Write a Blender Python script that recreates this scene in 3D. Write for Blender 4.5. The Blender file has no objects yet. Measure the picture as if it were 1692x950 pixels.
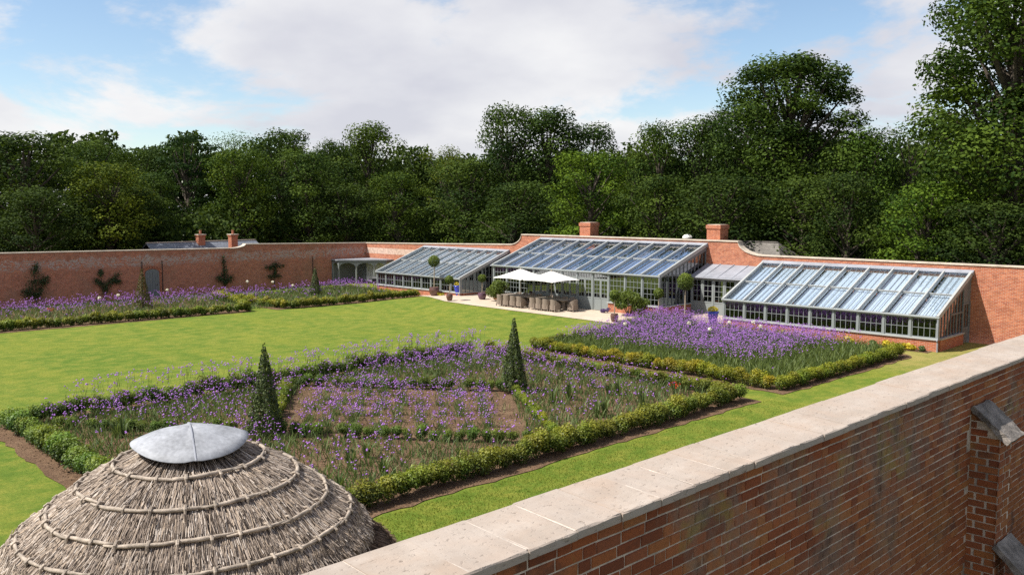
import bpy, math, random
import numpy as np
from mathutils import Vector, Matrix
rng = np.random.default_rng(7); random.seed(7)
R = math.radians
sc = bpy.context.scene
col = sc.collection
# ------------------------------------------------------------------ camera
EYE = Vector((0, 0, 7.5)); FPX = 1467.0; PITCH = math.atan(135/1467); AZ = R(44.75)
cd = bpy.data.cameras.new('camera'); cam = bpy.data.objects.new('camera', cd); col.objects.link(cam)
cd.sensor_width = 36; cd.lens = 36*FPX/1692; cd.clip_end = 2000; cd.clip_start = 0.1
fwd = Vector((-math.cos(AZ)*math.cos(PITCH), math.sin(AZ)*math.cos(PITCH), -math.sin(PITCH)))
cam.location = EYE; cam.rotation_euler = fwd.to_track_quat('-Z', 'Y').to_euler()
sc.camera = cam
# ------------------------------------------------------------------ light
SUN = Vector((0.62, 1.0, -1.5)).normalized()          # direction the light travels
elev = math.asin(-SUN.z)
sl = bpy.data.lights.new('sun', 'SUN'); sl.energy = 5.0; sl.angle = R(0.53); sl.color = (1.0, 0.95, 0.86)
so = bpy.data.objects.new('sun', sl); col.objects.link(so); so.rotation_euler = SUN.to_track_quat('-Z', 'Y').to_euler()
sc.view_settings.view_transform = 'Standard'; sc.view_settings.look = 'None'
sc.view_settings.exposure = 0.62; sc.view_settings.gamma = 1.0
w = bpy.data.worlds.new('World'); sc.world = w; w.use_nodes = True
nt = w.node_tree; nt.nodes.clear()
def wn(t, **kw):
    n = nt.nodes.new(t)
    for k, v in kw.items(): setattr(n, k, v)
    return n
def wmath(op, a, b=None, clamp=False):
    n = wn('ShaderNodeMath', operation=op); n.use_clamp = clamp
    for i, v in enumerate((a, b)):
        if v is None: continue
        if isinstance(v, (int, float)): n.inputs[i].default_value = v
        else: nt.links.new(v, n.inputs[i])
    return n.outputs[0]
sky = wn('ShaderNodeTexSky', sky_type='NISHITA'); sky.sun_disc = False; sky.sun_elevation = elev
sky.sun_rotation = math.atan2(-SUN.x, -SUN.y); sky.altitude = 50; sky.air_density = 1.0; sky.dust_density = 0.3; sky.ozone_density = 1.5
tc = wn('ShaderNodeTexCoord'); sep = wn('ShaderNodeSeparateXYZ'); nt.links.new(tc.outputs['Generated'], sep.inputs[0])
zc = wmath('ADD', wmath('MAXIMUM', sep.outputs[2], 0.0), 0.30)
cx = wmath('DIVIDE', sep.outputs[0], zc); cy = wmath('DIVIDE', sep.outputs[1], zc)
cmb = wn('ShaderNodeCombineXYZ'); nt.links.new(cx, cmb.inputs[0]); nt.links.new(cy, cmb.inputs[1]); cmb.inputs[2].default_value = 1.7
n1 = wn('ShaderNodeTexNoise'); n1.inputs['Scale'].default_value = 1.15; n1.inputs['Detail'].default_value = 12; n1.inputs['Roughness'].default_value = 0.6; n1.inputs['Distortion'].default_value = 0.25
mp = wn('ShaderNodeMapping'); mp.inputs['Location'].default_value = (3.1, 1.2, 0); nt.links.new(cmb.outputs[0], mp.inputs[0]); nt.links.new(mp.outputs[0], n1.inputs['Vector'])
cov = wn('ShaderNodeMapRange'); cov.interpolation_type = 'SMOOTHSTEP'; cov.inputs['From Min'].default_value = 0.43; cov.inputs['From Max'].default_value = 0.52; nt.links.new(n1.outputs[0], cov.inputs[0])
n2 = wn('ShaderNodeTexNoise'); n2.inputs['Scale'].default_value = 1.7; n2.inputs['Detail'].default_value = 6; nt.links.new(mp.outputs[0], n2.inputs['Vector'])
shade = wn('ShaderNodeMapRange'); shade.inputs['From Min'].default_value = 0.35; shade.inputs['From Max'].default_value = 0.62; shade.inputs['To Min'].default_value = 1.0; shade.inputs['To Max'].default_value = 0.0; nt.links.new(n2.outputs[0], shade.inputs[0])
ccol = wn('ShaderNodeMixRGB'); ccol.inputs[1].default_value = (0.72, 0.72, 0.79, 1); ccol.inputs[2].default_value = (1.0, 0.99, 0.99, 1); nt.links.new(shade.outputs[0], ccol.inputs[0])
bgs = wn('ShaderNodeBackground'); bgs.inputs[1].default_value = 0.10; nt.links.new(sky.outputs[0], bgs.inputs[0])
bgc = wn('ShaderNodeBackground'); bgc.inputs[1].default_value = 0.62; nt.links.new(ccol.outputs[0], bgc.inputs[0])
mx = wn('ShaderNodeMixShader'); nt.links.new(wmath('MULTIPLY', cov.outputs[0], 0.94), mx.inputs[0]); nt.links.new(bgs.outputs[0], mx.inputs[1]); nt.links.new(bgc.outputs[0], mx.inputs[2])
wo = wn('ShaderNodeOutputWorld'); nt.links.new(mx.outputs[0], wo.inputs[0])
sc.cycles.use_denoising = False; sc.cycles.sample_clamp_indirect = 4; sc.cycles.max_bounces = 8; sc.cycles.transparent_max_bounces = 16

# ------------------------------------------------------------------ materials
class NT:
    def __init__(s, name):
        s.m = bpy.data.materials.new(name); s.m.use_nodes = True; s.t = s.m.node_tree; s.t.nodes.clear()
        s.out = s.n('ShaderNodeOutputMaterial')
    def n(s, t, **kw):
        n = s.t.nodes.new(t)
        for k, v in kw.items():
            if k in n.inputs: s.put(n.inputs[k], v)
            else: setattr(n, k, v)
        return n
    def put(s, sock, v):
        if hasattr(v, 'is_linked') or isinstance(v, bpy.types.NodeSocket): s.t.links.new(v, sock)
        else:
            if isinstance(v, (tuple, list)) and len(v) == 3 and sock.type == 'RGBA': v = (*v, 1)
            sock.default_value = v
    def math(s, op, a, b=0.0, clamp=False):
        n = s.n('ShaderNodeMath', operation=op); n.use_clamp = clamp; s.put(n.inputs[0], a); s.put(n.inputs[1], b); return n.outputs[0]
    def mix(s, f, a, b, mode='MIX'):
        n = s.n('ShaderNodeMixRGB', blend_type=mode); s.put(n.inputs[0], f); s.put(n.inputs[1], a); s.put(n.inputs[2], b); return n.outputs[0]
    def coord(s, which='Object'): return s.n('ShaderNodeTexCoord').outputs[which]
    def pos(s): return s.n('ShaderNodeNewGeometry').outputs['Position']
    def noise(s, vec, scale, detail=4, rough=0.55, dist=0.0):
        n = s.n('ShaderNodeTexNoise'); s.put(n.inputs['Vector'], vec); n.inputs['Scale'].default_value = scale
        n.inputs['Detail'].default_value = detail; n.inputs['Roughness'].default_value = rough; n.inputs['Distortion'].default_value = dist; return n.outputs[0]
    def rng(s, v, a, b, c=0.0, d=1.0, smooth=False):
        n = s.n('ShaderNodeMapRange'); s.put(n.inputs[0], v)
        if smooth: n.interpolation_type = 'SMOOTHSTEP'
        for i, x in zip(('From Min', 'From Max', 'To Min', 'To Max'), (a, b, c, d)): n.inputs[i].default_value = x
        return n.outputs[0]
    def scalev(s, vec, xyz):
        n = s.n('ShaderNodeVectorMath', operation='MULTIPLY'); s.put(n.inputs[0], vec); n.inputs[1].default_value = xyz; return n.outputs[0]
    def bump(s, h, strength=0.4, dist=0.02):
        n = s.n('ShaderNodeBump'); n.inputs['Strength'].default_value = strength; n.inputs['Distance'].default_value = dist; s.put(n.inputs['Height'], h); return n.outputs[0]
    def bsdf(s, color, rough=0.7, metal=0.0, normal=None, spec=0.4, **kw):
        n = s.n('ShaderNodeBsdfPrincipled'); s.put(n.inputs['Base Color'], color); s.put(n.inputs['Roughness'], rough); s.put(n.inputs['Metallic'], metal)
        n.inputs['Specular IOR Level'].default_value = spec
        if normal is not None: s.put(n.inputs['Normal'], normal)
        return n.outputs[0]
    def done(s, sh): s.t.links.new(sh, s.out.inputs[0]); return s.m

def m_plain(name, c, rough=0.6, metal=0.0, var=0.18, nscale=3.0, bump=0.15, spec=0.4):
    t = NT(name); p = t.coord(); a = t.noise(p, nscale, 5); b = t.noise(p, nscale*9, 3)
    f = t.rng(t.math('ADD', t.math('MULTIPLY', a, .65), t.math('MULTIPLY', b, .35)), .35, .65)
    cc = t.mix(f, tuple(x*(1-var) for x in c), tuple(min(1, x*(1+var)) for x in c))
    return t.done(t.bsdf(cc, rough, metal, t.bump(b, bump, .01), spec))

def m_leaf(name, c1, c2, trans=0.28, rough=0.55, spec=0.35):
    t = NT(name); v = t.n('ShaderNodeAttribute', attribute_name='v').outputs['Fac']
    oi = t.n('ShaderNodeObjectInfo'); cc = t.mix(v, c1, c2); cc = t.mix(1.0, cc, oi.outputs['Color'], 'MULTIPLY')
    b = t.bsdf(cc, rough, 0, None, spec)
    tr = t.n('ShaderNodeBsdfTranslucent'); t.put(tr.inputs[0], t.mix(1.0, cc, (1.25, 1.2, .7), 'MULTIPLY'))
    m = t.n('ShaderNodeMixShader'); m.inputs[0].default_value = trans; t.t.links.new(b, m.inputs[1]); t.t.links.new(tr.outputs[0], m.inputs[2])
    return t.done(m.outputs[0])

def m_brick(name, axes, c1, c2, mortar, patch=(0.33, 0.22, 0.17), pale=None, bw=.225, rh=.075, aged=0.5, white_z=None, white_amt=0.0, fresh=None):
    t = NT(name); p = t.pos(); sp = t.n('ShaderNodeSeparateXYZ'); t.put(sp.inputs[0], p)
    u = sp.outputs['XYZ'.index(axes[0])]; v = sp.outputs[2]
    if len(axes) > 1: u = t.math('ADD', sp.outputs[0], sp.outputs[1])
    cb = t.n('ShaderNodeCombineXYZ'); t.put(cb.inputs[0], u); t.put(cb.inputs[1], v)
    br = t.n('ShaderNodeTexBrick'); t.put(br.inputs['Vector'], cb.outputs[0])
    for k, x in (('Scale', 1), ('Brick Width', bw), ('Row Height', rh), ('Mortar Size', .006), ('Mortar Smooth', .1), ('Bias', 0.0)): br.inputs[k].default_value = x
    t.put(br.inputs['Color1'], c1); t.put(br.inputs['Color2'], c2); t.put(br.inputs['Mortar'], mortar)
    big = t.noise(p, .45, 5, .6); mid = t.noise(p, 2.3, 5, .6); fine = t.noise(p, 26, 3)
    c = t.mix(t.rng(big, .47, .68, 0, aged, True), br.outputs['Color'], patch)
    c = t.mix(t.rng(mid, .50, .72, 0, .45, True), c, tuple(x*.45 for x in c1))
    wn = t.n('ShaderNodeTexWhiteNoise', noise_dimensions='2D'); sn = t.n('ShaderNodeVectorMath', operation='SNAP'); t.put(sn.inputs[0], cb.outputs[0]); sn.inputs[1].default_value = (.1125, rh, 1)
    t.put(wn.inputs['Vector'], sn.outputs[0]); wv = wn.outputs['Value']
    c = t.mix(t.rng(wv, 0, 1, 0, .38), c, t.mix(.5, c, (0.05, .03, .025)), 'MIX')
    if white_z:
        zz = t.math('ADD', v, t.math('MULTIPLY', t.math('SUBTRACT', mid, .5), 1.2))
        band = t.math('MULTIPLY', t.rng(zz, white_z[0]-.18, white_z[0]+.12, 0, 1, True), t.rng(zz, white_z[1]-.12, white_z[1]+.1, 1, 0, True))
        patchy = t.rng(t.math('ADD', t.math('MULTIPLY', wv, .5), t.math('MULTIPLY', big, .9)), .55, .85)
        c = t.mix(t.math('MULTIPLY', t.math('MULTIPLY', band, patchy), white_amt), c, (0.46, 0.40, 0.36))
    if fresh:
        c = t.mix(t.rng(v, fresh[0]-.1, fresh[0]+.1, 0, 1), c, t.mix(br.outputs['Fac'], fresh[1], mortar))
    c = t.mix(t.rng(fine, .3, .7, 0, .25), c, t.mix(.6, c, (.04, .03, .03)))
    h = t.math('ADD', t.math('MULTIPLY', br.outputs['Fac'], -1.0), t.math('MULTIPLY', fine, .5))
    return t.done(t.bsdf(c, .88, 0, t.bump(h, .5, .012), .2))

M = {}
M['brick_back'] = m_brick('brick_back', 'X', (.56, .185, .085), (.36, .085, .04), (.58, .46, .37), (.48, .20, .11), aged=.4)
M['brick_left'] = m_brick('brick_left', 'Y', (.56, .20, .105), (.38, .13, .075), (.52, .40, .32), (.36, .20, .13), aged=.65, white_z=(2.75, 3.45), white_amt=.8)
M['brick_new'] = m_brick('brick_new', 'XY', (.52, .15, .06), (.37, .085, .035), (.58, .46, .37), (.44, .16, .08), aged=.2)
M['brick_core'] = m_plain('mortar', (.43, .36, .30), .95, var=.55, nscale=2.2)
def m_nearbrick():
    t = NT('old_brick'); p = t.pos(); oi = t.n('ShaderNodeObjectInfo'); at = t.n('ShaderNodeAttribute', attribute_name='v').outputs['Fac']
    r = t.math('FRACT', t.math('ADD', at, t.math('MULTIPLY', oi.outputs['Random'], 1.0)))
    rp = t.n('ShaderNodeValToRGB'); t.put(rp.inputs[0], r); e = rp.color_ramp; e.elements[0].color = (.18, .055, .026, 1); e.elements[1].color = (.36, .125, .045, 1)
    for q, c in ((.25, (.24, .068, .028)), (.45, (.32, .095, .034)), (.62, (.34, .135, .048)), (.8, (.25, .08, .04))):
        k = e.elements.new(q); k.color = (*c, 1)
    c = rp.outputs[0]
    big = t.noise(p, .8, 5, .62, .3); mid = t.noise(p, 3.1, 5, .6); fine = t.noise(p, 60, 4, .65)
    sp = t.n('ShaderNodeSeparateXYZ'); t.put(sp.inputs[0], p)
    lich = t.math('MULTIPLY', t.rng(big, .50, .62, 0, 1, True), t.rng(mid, .42, .6, .25, 1))
    c = t.mix(t.math('MULTIPLY', lich, .6), c, (.21, .18, .145))
    c = t.mix(t.math('MULTIPLY', t.rng(t.noise(p, 1.6, 4, .6, .5), .57, .68, 0, .45, True), t.rng(sp.outputs[2], 4.2, 5.2, .2, 1)), c, (.27, .235, .06))
    c = t.mix(t.math('MULTIPLY', t.rng(sp.outputs[2], 5.3, 4.3, 0, 1, True), t.rng(t.noise(p, .7, 4, .6), .38, .62, .1, .8)), c, (.25, .095, .03))
    c = t.mix(t.rng(mid, .55, .72, 0, .65, True), c, (.06, .035, .03))
    c = t.mix(t.rng(fine, .35, .7, 0, .45), c, t.mix(.6, c, (.03, .02, .018)))
    return t.done(t.bsdf(c, .9, 0, t.bump(t.math('ADD', fine, t.math('MULTIPLY', mid, .4)), .55, .008), .2))
M['old_brick'] = m_nearbrick()
def m_coping():
    t = NT('coping_stone'); p = t.pos(); oi = t.n('ShaderNodeObjectInfo').outputs['Random']
    s = t.scalev(p, (5, 1.2, 5)); a = t.noise(s, 1.0, 6, .65); b = t.noise(p, 3.5, 6, .65, .4); f = t.noise(p, 45, 5, .7); pit = t.noise(t.scalev(p, (1, .5, 1)), 42, 3, .6)
    c = t.mix(t.rng(a, .38, .64), (.325, .27, .225), (.425, .365, .315)); c = t.mix(t.rng(b, .42, .66, 0, .7), c, (.36, .265, .20))
    c = t.mix(t.math('MULTIPLY', oi, .5), c, (.36, .315, .28))
    c = t.mix(t.rng(pit, .64, .72, 0, .75, True), c, (.13, .10, .08)); c = t.mix(t.rng(t.noise(p, 1.3, 6, .7), .54, .70, 0, .5), c, (.24, .20, .17))
    c = t.mix(t.rng(f, .3, .7, 0, .3), c, (.30, .24, .2))
    return t.done(t.bsdf(c, .85, 0, t.bump(t.math('ADD', t.math('MULTIPLY', f, .5), t.math('MULTIPLY', t.rng(pit, .58, .72), -1.2)), .5, .006), .25))
M['coping'] = m_coping()
M['stone'] = m_plain('stone', (.50, .43, .35), .85, var=.25, nscale=2)
M['cap_stone'] = m_plain('cap_stone', (.17, .15, .135), .95, var=.6, nscale=7, bump=.9)
M['grey'] = m_plain('grey_paint', (.215, .235, .235), .5, var=.06, nscale=1.5, bump=.05)
M['dgrey'] = m_plain('shade_paint', (.14, .155, .16), .5, var=.06, bump=.05)  # darker copy of the grey: shade painted into end frames, plain colour on arched door
M['rail'] = m_plain('rafter_paint', (.36, .37, .365), .45, var=.08, nscale=2, bump=.05)
M['lead'] = m_plain('lead', (.25, .26, .295), .55, .0, var=.2, nscale=1.2, bump=.2)
M['leadcap'] = m_plain('lead_cap', (.27, .28, .305), .65, .0, var=.35, nscale=2.2, bump=.12)
M['black'] = m_plain('black_metal', (.02, .02, .022), .45, var=.2)
M['blind'] = m_plain('blind_cloth', (.52, .57, .64), .9, var=.05)
M['inside'] = m_plain('inside_floor', (.33, .29, .25), .8)
def m_glass(name, tint, f0):
    t = NT(name); ge = t.n('ShaderNodeNewGeometry'); dp = t.n('ShaderNodeVectorMath', operation='DOT_PRODUCT'); t.put(dp.inputs[0], ge.outputs['Incoming']); t.put(dp.inputs[1], ge.outputs['Normal'])
    x = t.math('SUBTRACT', 1.0, t.math('ABSOLUTE', dp.outputs['Value']), True); fr = t.math('ADD', t.math('MULTIPLY', t.math('POWER', x, 4.0), 1-f0), f0)
    g = t.n('ShaderNodeBsdfGlossy'); g.inputs['Roughness'].default_value = .015; g.inputs[0].default_value = (.95, .97, 1, 1)
    wob = t.noise(t.pos(), .9, 2); t.put(g.inputs['Normal'], t.bump(wob, .012, .05))
    tr = t.n('ShaderNodeBsdfTransparent'); tr.inputs[0].default_value = (*tint, 1)
    m = t.n('ShaderNodeMixShader'); t.put(m.inputs[0], fr); t.t.links.new(tr.outputs[0], m.inputs[1]); t.t.links.new(g.outputs[0], m.inputs[2])
    return t.done(m.outputs[0])
M['glass_roof'] = m_glass('roof_glass', (.93, .96, .98), .10); M['glass_roof_clear'] = m_glass('clear_roof_glass', (.70, .79, .90), .20)
M['glass'] = m_glass('window_glass', (.17, .23, .21), .20)
M['wood'] = m_plain('weathered_teak', (.20, .165, .135), .75, var=.25, nscale=6)
def m_wicker():
    t = NT('wicker'); p = t.coord(); wv = t.n('ShaderNodeTexWave', wave_type='BANDS', bands_direction='Z'); t.put(wv.inputs['Vector'], p); wv.inputs['Scale'].default_value = 14; wv.inputs['Distortion'].default_value = 1.5
    c = t.mix(wv.outputs[0], (.15, .115, .09), (.30, .24, .195)); return t.done(t.bsdf(c, .7, 0, t.bump(wv.outputs[0], .5, .01)))
M['wicker'] = m_wicker()
M['canvas'] = m_plain('canvas', (.82, .80, .76), .85, var=.04)
M['terracotta'] = m_plain('glazed_brown', (.115, .055, .045), .22, var=.35, nscale=5, spec=.6)
M['purplepot'] = m_plain('glazed_purple', (.10, .05, .075), .25, var=.35, nscale=4, spec=.6)
M['bluepot'] = m_plain('glazed_blue', (.012, .035, .42), .12, var=.5, nscale=3, spec=.7)
M['soil_pot'] = m_plain('compost', (.05, .035, .025), .95)
def m_slate(name, c):
    t = NT(name); p = t.pos(); sp = t.n('ShaderNodeSeparateXYZ'); t.put(sp.inputs[0], p); cb = t.n('ShaderNodeCombineXYZ'); t.put(cb.inputs[0], t.math('ADD', sp.outputs[0], sp.outputs[1])); t.put(cb.inputs[1], sp.outputs[2])
    b = t.n('ShaderNodeTexBrick'); t.put(b.inputs[0], cb.outputs[0])
    for k, x in (('Scale', 1), ('Brick Width', .3), ('Row Height', .13), ('Mortar Size', .012)): b.inputs[k].default_value = x
    t.put(b.inputs['Color1'], c); t.put(b.inputs['Color2'], tuple(x*.72 for x in c)); t.put(b.inputs['Mortar'], tuple(x*.35 for x in c))
    return t.done(t.bsdf(t.mix(t.rng(t.noise(p, 3, 4), .4, .7, 0, .4), b.outputs[0], tuple(x*1.3 for x in c)), .55, 0, t.bump(b.outputs['Fac'], -.5, .02)))
M['slate'] = m_slate('slate', (.16, .175, .21)); M['slate_old'] = m_slate('slate_old', (.17, .155, .14))
def m_lawn():
    t = NT('lawn'); p = t.pos(); big = t.noise(p, .09, 5, .6); mid = t.noise(t.scalev(p, (1, .7, 1)), 1.5, 7, .68); f = t.noise(p, 11, 5, .75); ff = t.noise(p, 90, 3, .7)
    c = t.mix(t.rng(big, .36, .64), (.105, .168, .019), (.168, .206, .028)); c = t.mix(t.rng(mid, .46, .66, 0, .75), c, (.28, .255, .045)); c = t.mix(t.rng(mid, .5, .32, 0, .7), c, (.065, .125, .012)); c = t.mix(t.rng(t.noise(t.scalev(p, (.25, 1, 1)), .5, 4, .6), .5, .66, 0, .4), c, (.24, .24, .03))
    c = t.mix(t.rng(f, .38, .62, 0, .6), c, (.06, .105, .008)); c = t.mix(t.rng(ff, .55, .75, 0, .4), c, (.27, .27, .06))
    sp = t.n('ShaderNodeSeparateXYZ'); t.put(sp.inputs[0], p)
    dry = t.math('MULTIPLY', t.rng(sp.outputs[0], -21.5, -17.5, 0, 1, True), t.rng(sp.outputs[1], 38.5, 44, 0, 1, True))
    c = t.mix(t.math('MULTIPLY', dry, t.rng(mid, .3, .6, .3, .8)), c, (.30, .245, .085))
    return t.done(t.bsdf(c, .9, 0, t.bump(t.math('ADD', f, ff), .7, .03), .15))
M['lawn'] = m_lawn()
def m_soil():
    t = NT('soil'); p = t.pos(); a = t.noise(p, 1.1, 5, .6); b = t.noise(p, 14, 5, .7); st = t.noise(p, 34, 3, .6)
    c = t.mix(t.rng(a, .35, .65), (.135, .08, .048), (.235, .15, .092)); c = t.mix(t.rng(b, .38, .62, 0, .75), c, (.075, .048, .033)); c = t.mix(t.rng(st, .62, .7, 0, .8), c, (.36, .27, .18))
    return t.done(t.bsdf(c, .95, 0, t.bump(t.math('ADD', b, t.math('MULTIPLY', st, .6)), 1.0, .05), .1))
M['soil'] = m_soil()
def m_terrace():
    t = NT('terrace_stone'); p = t.pos(); b = t.n('ShaderNodeTexBrick'); t.put(b.inputs[0], p)
    for k, x in (('Scale', 1), ('Brick Width', .9), ('Row Height', .6), ('Mortar Size', .014)): b.inputs[k].default_value = x
    t.put(b.inputs['Color1'], (.50, .41, .32)); t.put(b.inputs['Color2'], (.44, .36, .28)); t.put(b.inputs['Mortar'], (.28, .23, .18))
    c = t.mix(t.rng(t.noise(p, 1.5, 5), .4, .7, 0, .5), b.outputs[0], (.52, .44, .36)); return t.done(t.bsdf(c, .85, 0, t.bump(t.noise(p, 30, 4), .3, .01), .2))
M['terrace'] = m_terrace()
M['field'] = m_plain('woodland_floor', (.05, .06, .02), .95, var=.5, nscale=.6)
M['bark'] = m_plain('bark', (.075, .06, .045), .95, var=.4, nscale=6, bump=.6)
M['stemwood'] = m_plain('bay_stem', (.33, .27, .2), .8, var=.2, nscale=9)
M['leaf_tree'] = m_leaf('tree_leaves', (.018, .036, .009), (.100, .132, .022), .25, .75, .12)
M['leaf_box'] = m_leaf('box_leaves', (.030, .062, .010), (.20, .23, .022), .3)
M['leaf_cone'] = m_leaf('yew_cone_leaves', (.016, .034, .010), (.085, .115, .022), .2)
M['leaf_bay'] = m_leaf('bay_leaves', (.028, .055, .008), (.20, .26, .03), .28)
M['leaf_bed'] = m_leaf('bed_leaves', (.045, .082, .024), (.16, .215, .07), .3)
M['leaf_yellow'] = m_leaf('yellow_leaves', (.38, .36, .03), (.72, .55, .06), .25)
M['leaf_wall'] = m_leaf('wall_shrub_leaves', (.014, .030, .010), (.06, .095, .03), .15)
M['petal'] = m_leaf('verbena_petals', (.26, .095, .42), (.53, .27, .73), .2, .7, .1)
M['petal_lav'] = m_leaf('lavender_petals', (.09, .06, .15), (.22, .15, .33), .2, .7, .1)
M['petal_white'] = m_leaf('white_petals', (.7, .68, .6), (.9, .88, .82), .2, .7, .1)
M['petal_red'] = m_leaf('red_petals', (.55, .03, .02), (.7, .06, .03), .2, .7, .1)
M['grassblade'] = m_leaf('grass_blades', (.07, .12, .012), (.24, .25, .04), .3)
def m_thatch(name='thatch', k_=1.0):
    t = NT(name); v = t.n('ShaderNodeAttribute', attribute_name='v').outputs['Fac']; p = t.pos(); a = t.noise(p, 1.6, 5, .65); f = t.noise(p, 28, 4, .7)
    rp = t.n('ShaderNodeValToRGB'); t.put(rp.inputs[0], v); e = rp.color_ramp; e.elements[0].color = (.04, .03, .024, 1); e.elements[1].color = (.60, .53, .47, 1)
    for q, c in ((.3, (.16, .125, .10)), (.6, (.36, .30, .255)), (.85, (.46, .36, .27))): k = e.elements.new(q); k.color = (*c, 1)
    c = t.mix(t.rng(a, .42, .68, 0, .55), rp.outputs[0], t.mix(.55, rp.outputs[0], (.10, .075, .06))); c = t.mix(t.rng(f, .4, .7, 0, .4), c, (.13, .10, .08))
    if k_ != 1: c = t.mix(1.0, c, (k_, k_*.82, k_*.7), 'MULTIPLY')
    return t.done(t.bsdf(c, .9, 0, None, .15))
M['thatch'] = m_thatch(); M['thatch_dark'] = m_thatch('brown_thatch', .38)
M['thatch_under'] = m_plain('thatch_under', (.085, .06, .045), .95, var=.5, nscale=9, bump=.8)
M['hazel'] = m_plain('hazel_rod', (.33, .275, .225), .85, var=.5, nscale=9, bump=.6)

# ------------------------------------------------------------------ mesh helpers
def fast(name, V, F, v=None, smooth=False):
    """mesh from numpy arrays; every face has the same corner count"""
    V = np.asarray(V, dtype=np.float32); F = np.asarray(F, dtype=np.int32)
    me = bpy.data.meshes.new(name); n, k = F.shape
    me.vertices.add(len(V)); me.vertices.foreach_set('co', V.ravel())
    me.loops.add(n*k); me.loops.foreach_set('vertex_index', F.ravel())
    me.polygons.add(n); me.polygons.foreach_set('loop_start', np.arange(0, n*k, k, dtype=np.int32))
    if smooth: me.polygons.foreach_set('use_smooth', np.ones(n, dtype=bool))
    me.update(calc_edges=True)
    if v is not None:
        a = me.attributes.new('v', 'FLOAT', 'FACE'); a.data.foreach_set('value', np.asarray(v, dtype=np.float32))
    return me
def link(name, data, mat=None, parent=None, loc=None, rot=None, scale=None):
    o = bpy.data.objects.new(name, data); col.objects.link(o)
    if mat is not None and data is not None and len(data.materials) == 0: data.materials.append(mat)
    if parent is not None: o.parent = parent
    if loc is not None: o.location = loc
    if rot is not None: o.rotation_euler = rot
    if scale is not None: o.scale = scale
    return o
def tag(o, label=None, cat=None, group=None, kind=None):
    if label: o['label'] = label
    if cat: o['category'] = cat
    if group: o['group'] = group
    if kind: o['kind'] = kind
    return o
def thing(name, label, cat, loc=(0, 0, 0), rotz=0, group=None):
    o = link(name, None, loc=loc, rot=(0, 0, rotz)); return tag(o, label, cat, group)
def copy_tree(o, parent=None):
    c = o.copy(); col.objects.link(c); c.parent = parent
    for ch in o.children: copy_tree(ch, c)
    return c

class MB:
    def __init__(s): s.V = []; s.F = []
    def add(s, V, F):
        b = len(s.V); s.V += [tuple(v) for v in V]; s.F += [tuple(i+b for i in f) for f in F]; return s
    def box(s, x0, x1, y0, y1, z0, z1):
        return s.add([(x0, y0, z0), (x1, y0, z0), (x1, y1, z0), (x0, y1, z0), (x0, y0, z1), (x1, y0, z1), (x1, y1, z1), (x0, y1, z1)],
                     [(0, 3, 2, 1), (4, 5, 6, 7), (0, 1, 5, 4), (1, 2, 6, 5), (2, 3, 7, 6), (3, 0, 4, 7)])
    def beam(s, p, q, wd, ht, up=(0, 0, 1), off=0.0):
        p = Vector(p); q = Vector(q); d = (q-p).normalized(); sd = d.cross(Vector(up)).normalized(); u = sd.cross(d).normalized()
        c = []
        for e in (p, q):
            for a, b in ((-1, 0), (1, 0), (1, 1), (-1, 1)): c.append(e+sd*(a*wd/2)+u*(off+b*ht))
        return s.add(c, [(0, 1, 2, 3), (7, 6, 5, 4), (0, 4, 5, 1), (1, 5, 6, 2), (2, 6, 7, 3), (3, 7, 4, 0)])
    def tube(s, pts, rad, n=6, cap=True):
        pts = [Vector(p) for p in pts]; rads = rad if isinstance(rad, (list, tuple)) else [rad]*len(pts); V = []; F = []
        for i, p in enumerate(pts):
            d = (pts[min(i+1, len(pts)-1)]-pts[max(i-1, 0)]).normalized(); a = d.cross(Vector((0, 0, 1)))
            if a.length < .05: a = d.cross(Vector((1, 0, 0)))
            a.normalize(); b = d.cross(a)
            for k in range(n): V.append(p+(a*math.cos(6.2832*k/n)+b*math.sin(6.2832*k/n))*rads[i])
        for i in range(len(pts)-1):
            for k in range(n): F.append((i*n+k, i*n+(k+1) % n, (i+1)*n+(k+1) % n, (i+1)*n+k))
        if cap: F.append(tuple(range(n-1, -1, -1))); F.append(tuple(range((len(pts)-1)*n, len(pts)*n)))
        return s.add(V, F)
    def lathe(s, prof, n=20, c=(0, 0), z0=0):
        V = []; F = []
        for r, z in prof:
            for k in range(n): V.append((c[0]+r*math.cos(6.2832*k/n), c[1]+r*math.sin(6.2832*k/n), z0+z))
        for i in range(len(prof)-1):
            for k in range(n): F.append((i*n+k, i*n+(k+1) % n, (i+1)*n+(k+1) % n, (i+1)*n+k))
        F.append(tuple(range(n-1, -1, -1))); F.append(tuple(range((len(prof)-1)*n, len(prof)*n)))
        return s.add(V, F)
    def prism(s, poly, a0, a1, axis):
        """poly in the two other axes (ordered u,z), extruded along axis"""
        n = len(poly); V = []
        for a in (a0, a1):
            for u, z in poly: V.append((a, u, z) if axis == 'x' else (u, a, z))
        return s.add(V, [tuple(range(n)), tuple(range(2*n-1, n-1, -1))]+[(i, i+n, (i+1) % n+n, (i+1) % n) for i in range(n)])
    def mesh(s, name, smooth=False):
        me = bpy.data.meshes.new(name); me.from_pydata(s.V, [], s.F); me.update()
        import bmesh
        bm = bmesh.new(); bm.from_mesh(me); bmesh.ops.recalc_face_normals(bm, faces=bm.faces); bm.to_mesh(me); bm.free()
        if smooth: me.polygons.foreach_set('use_smooth', np.ones(len(me.polygons), dtype=bool))
        return me
    def build(s, name, mat, parent=None, smooth=False, **kw):
        return link(name, s.mesh(name, smooth), mat, parent, **kw)

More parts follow.
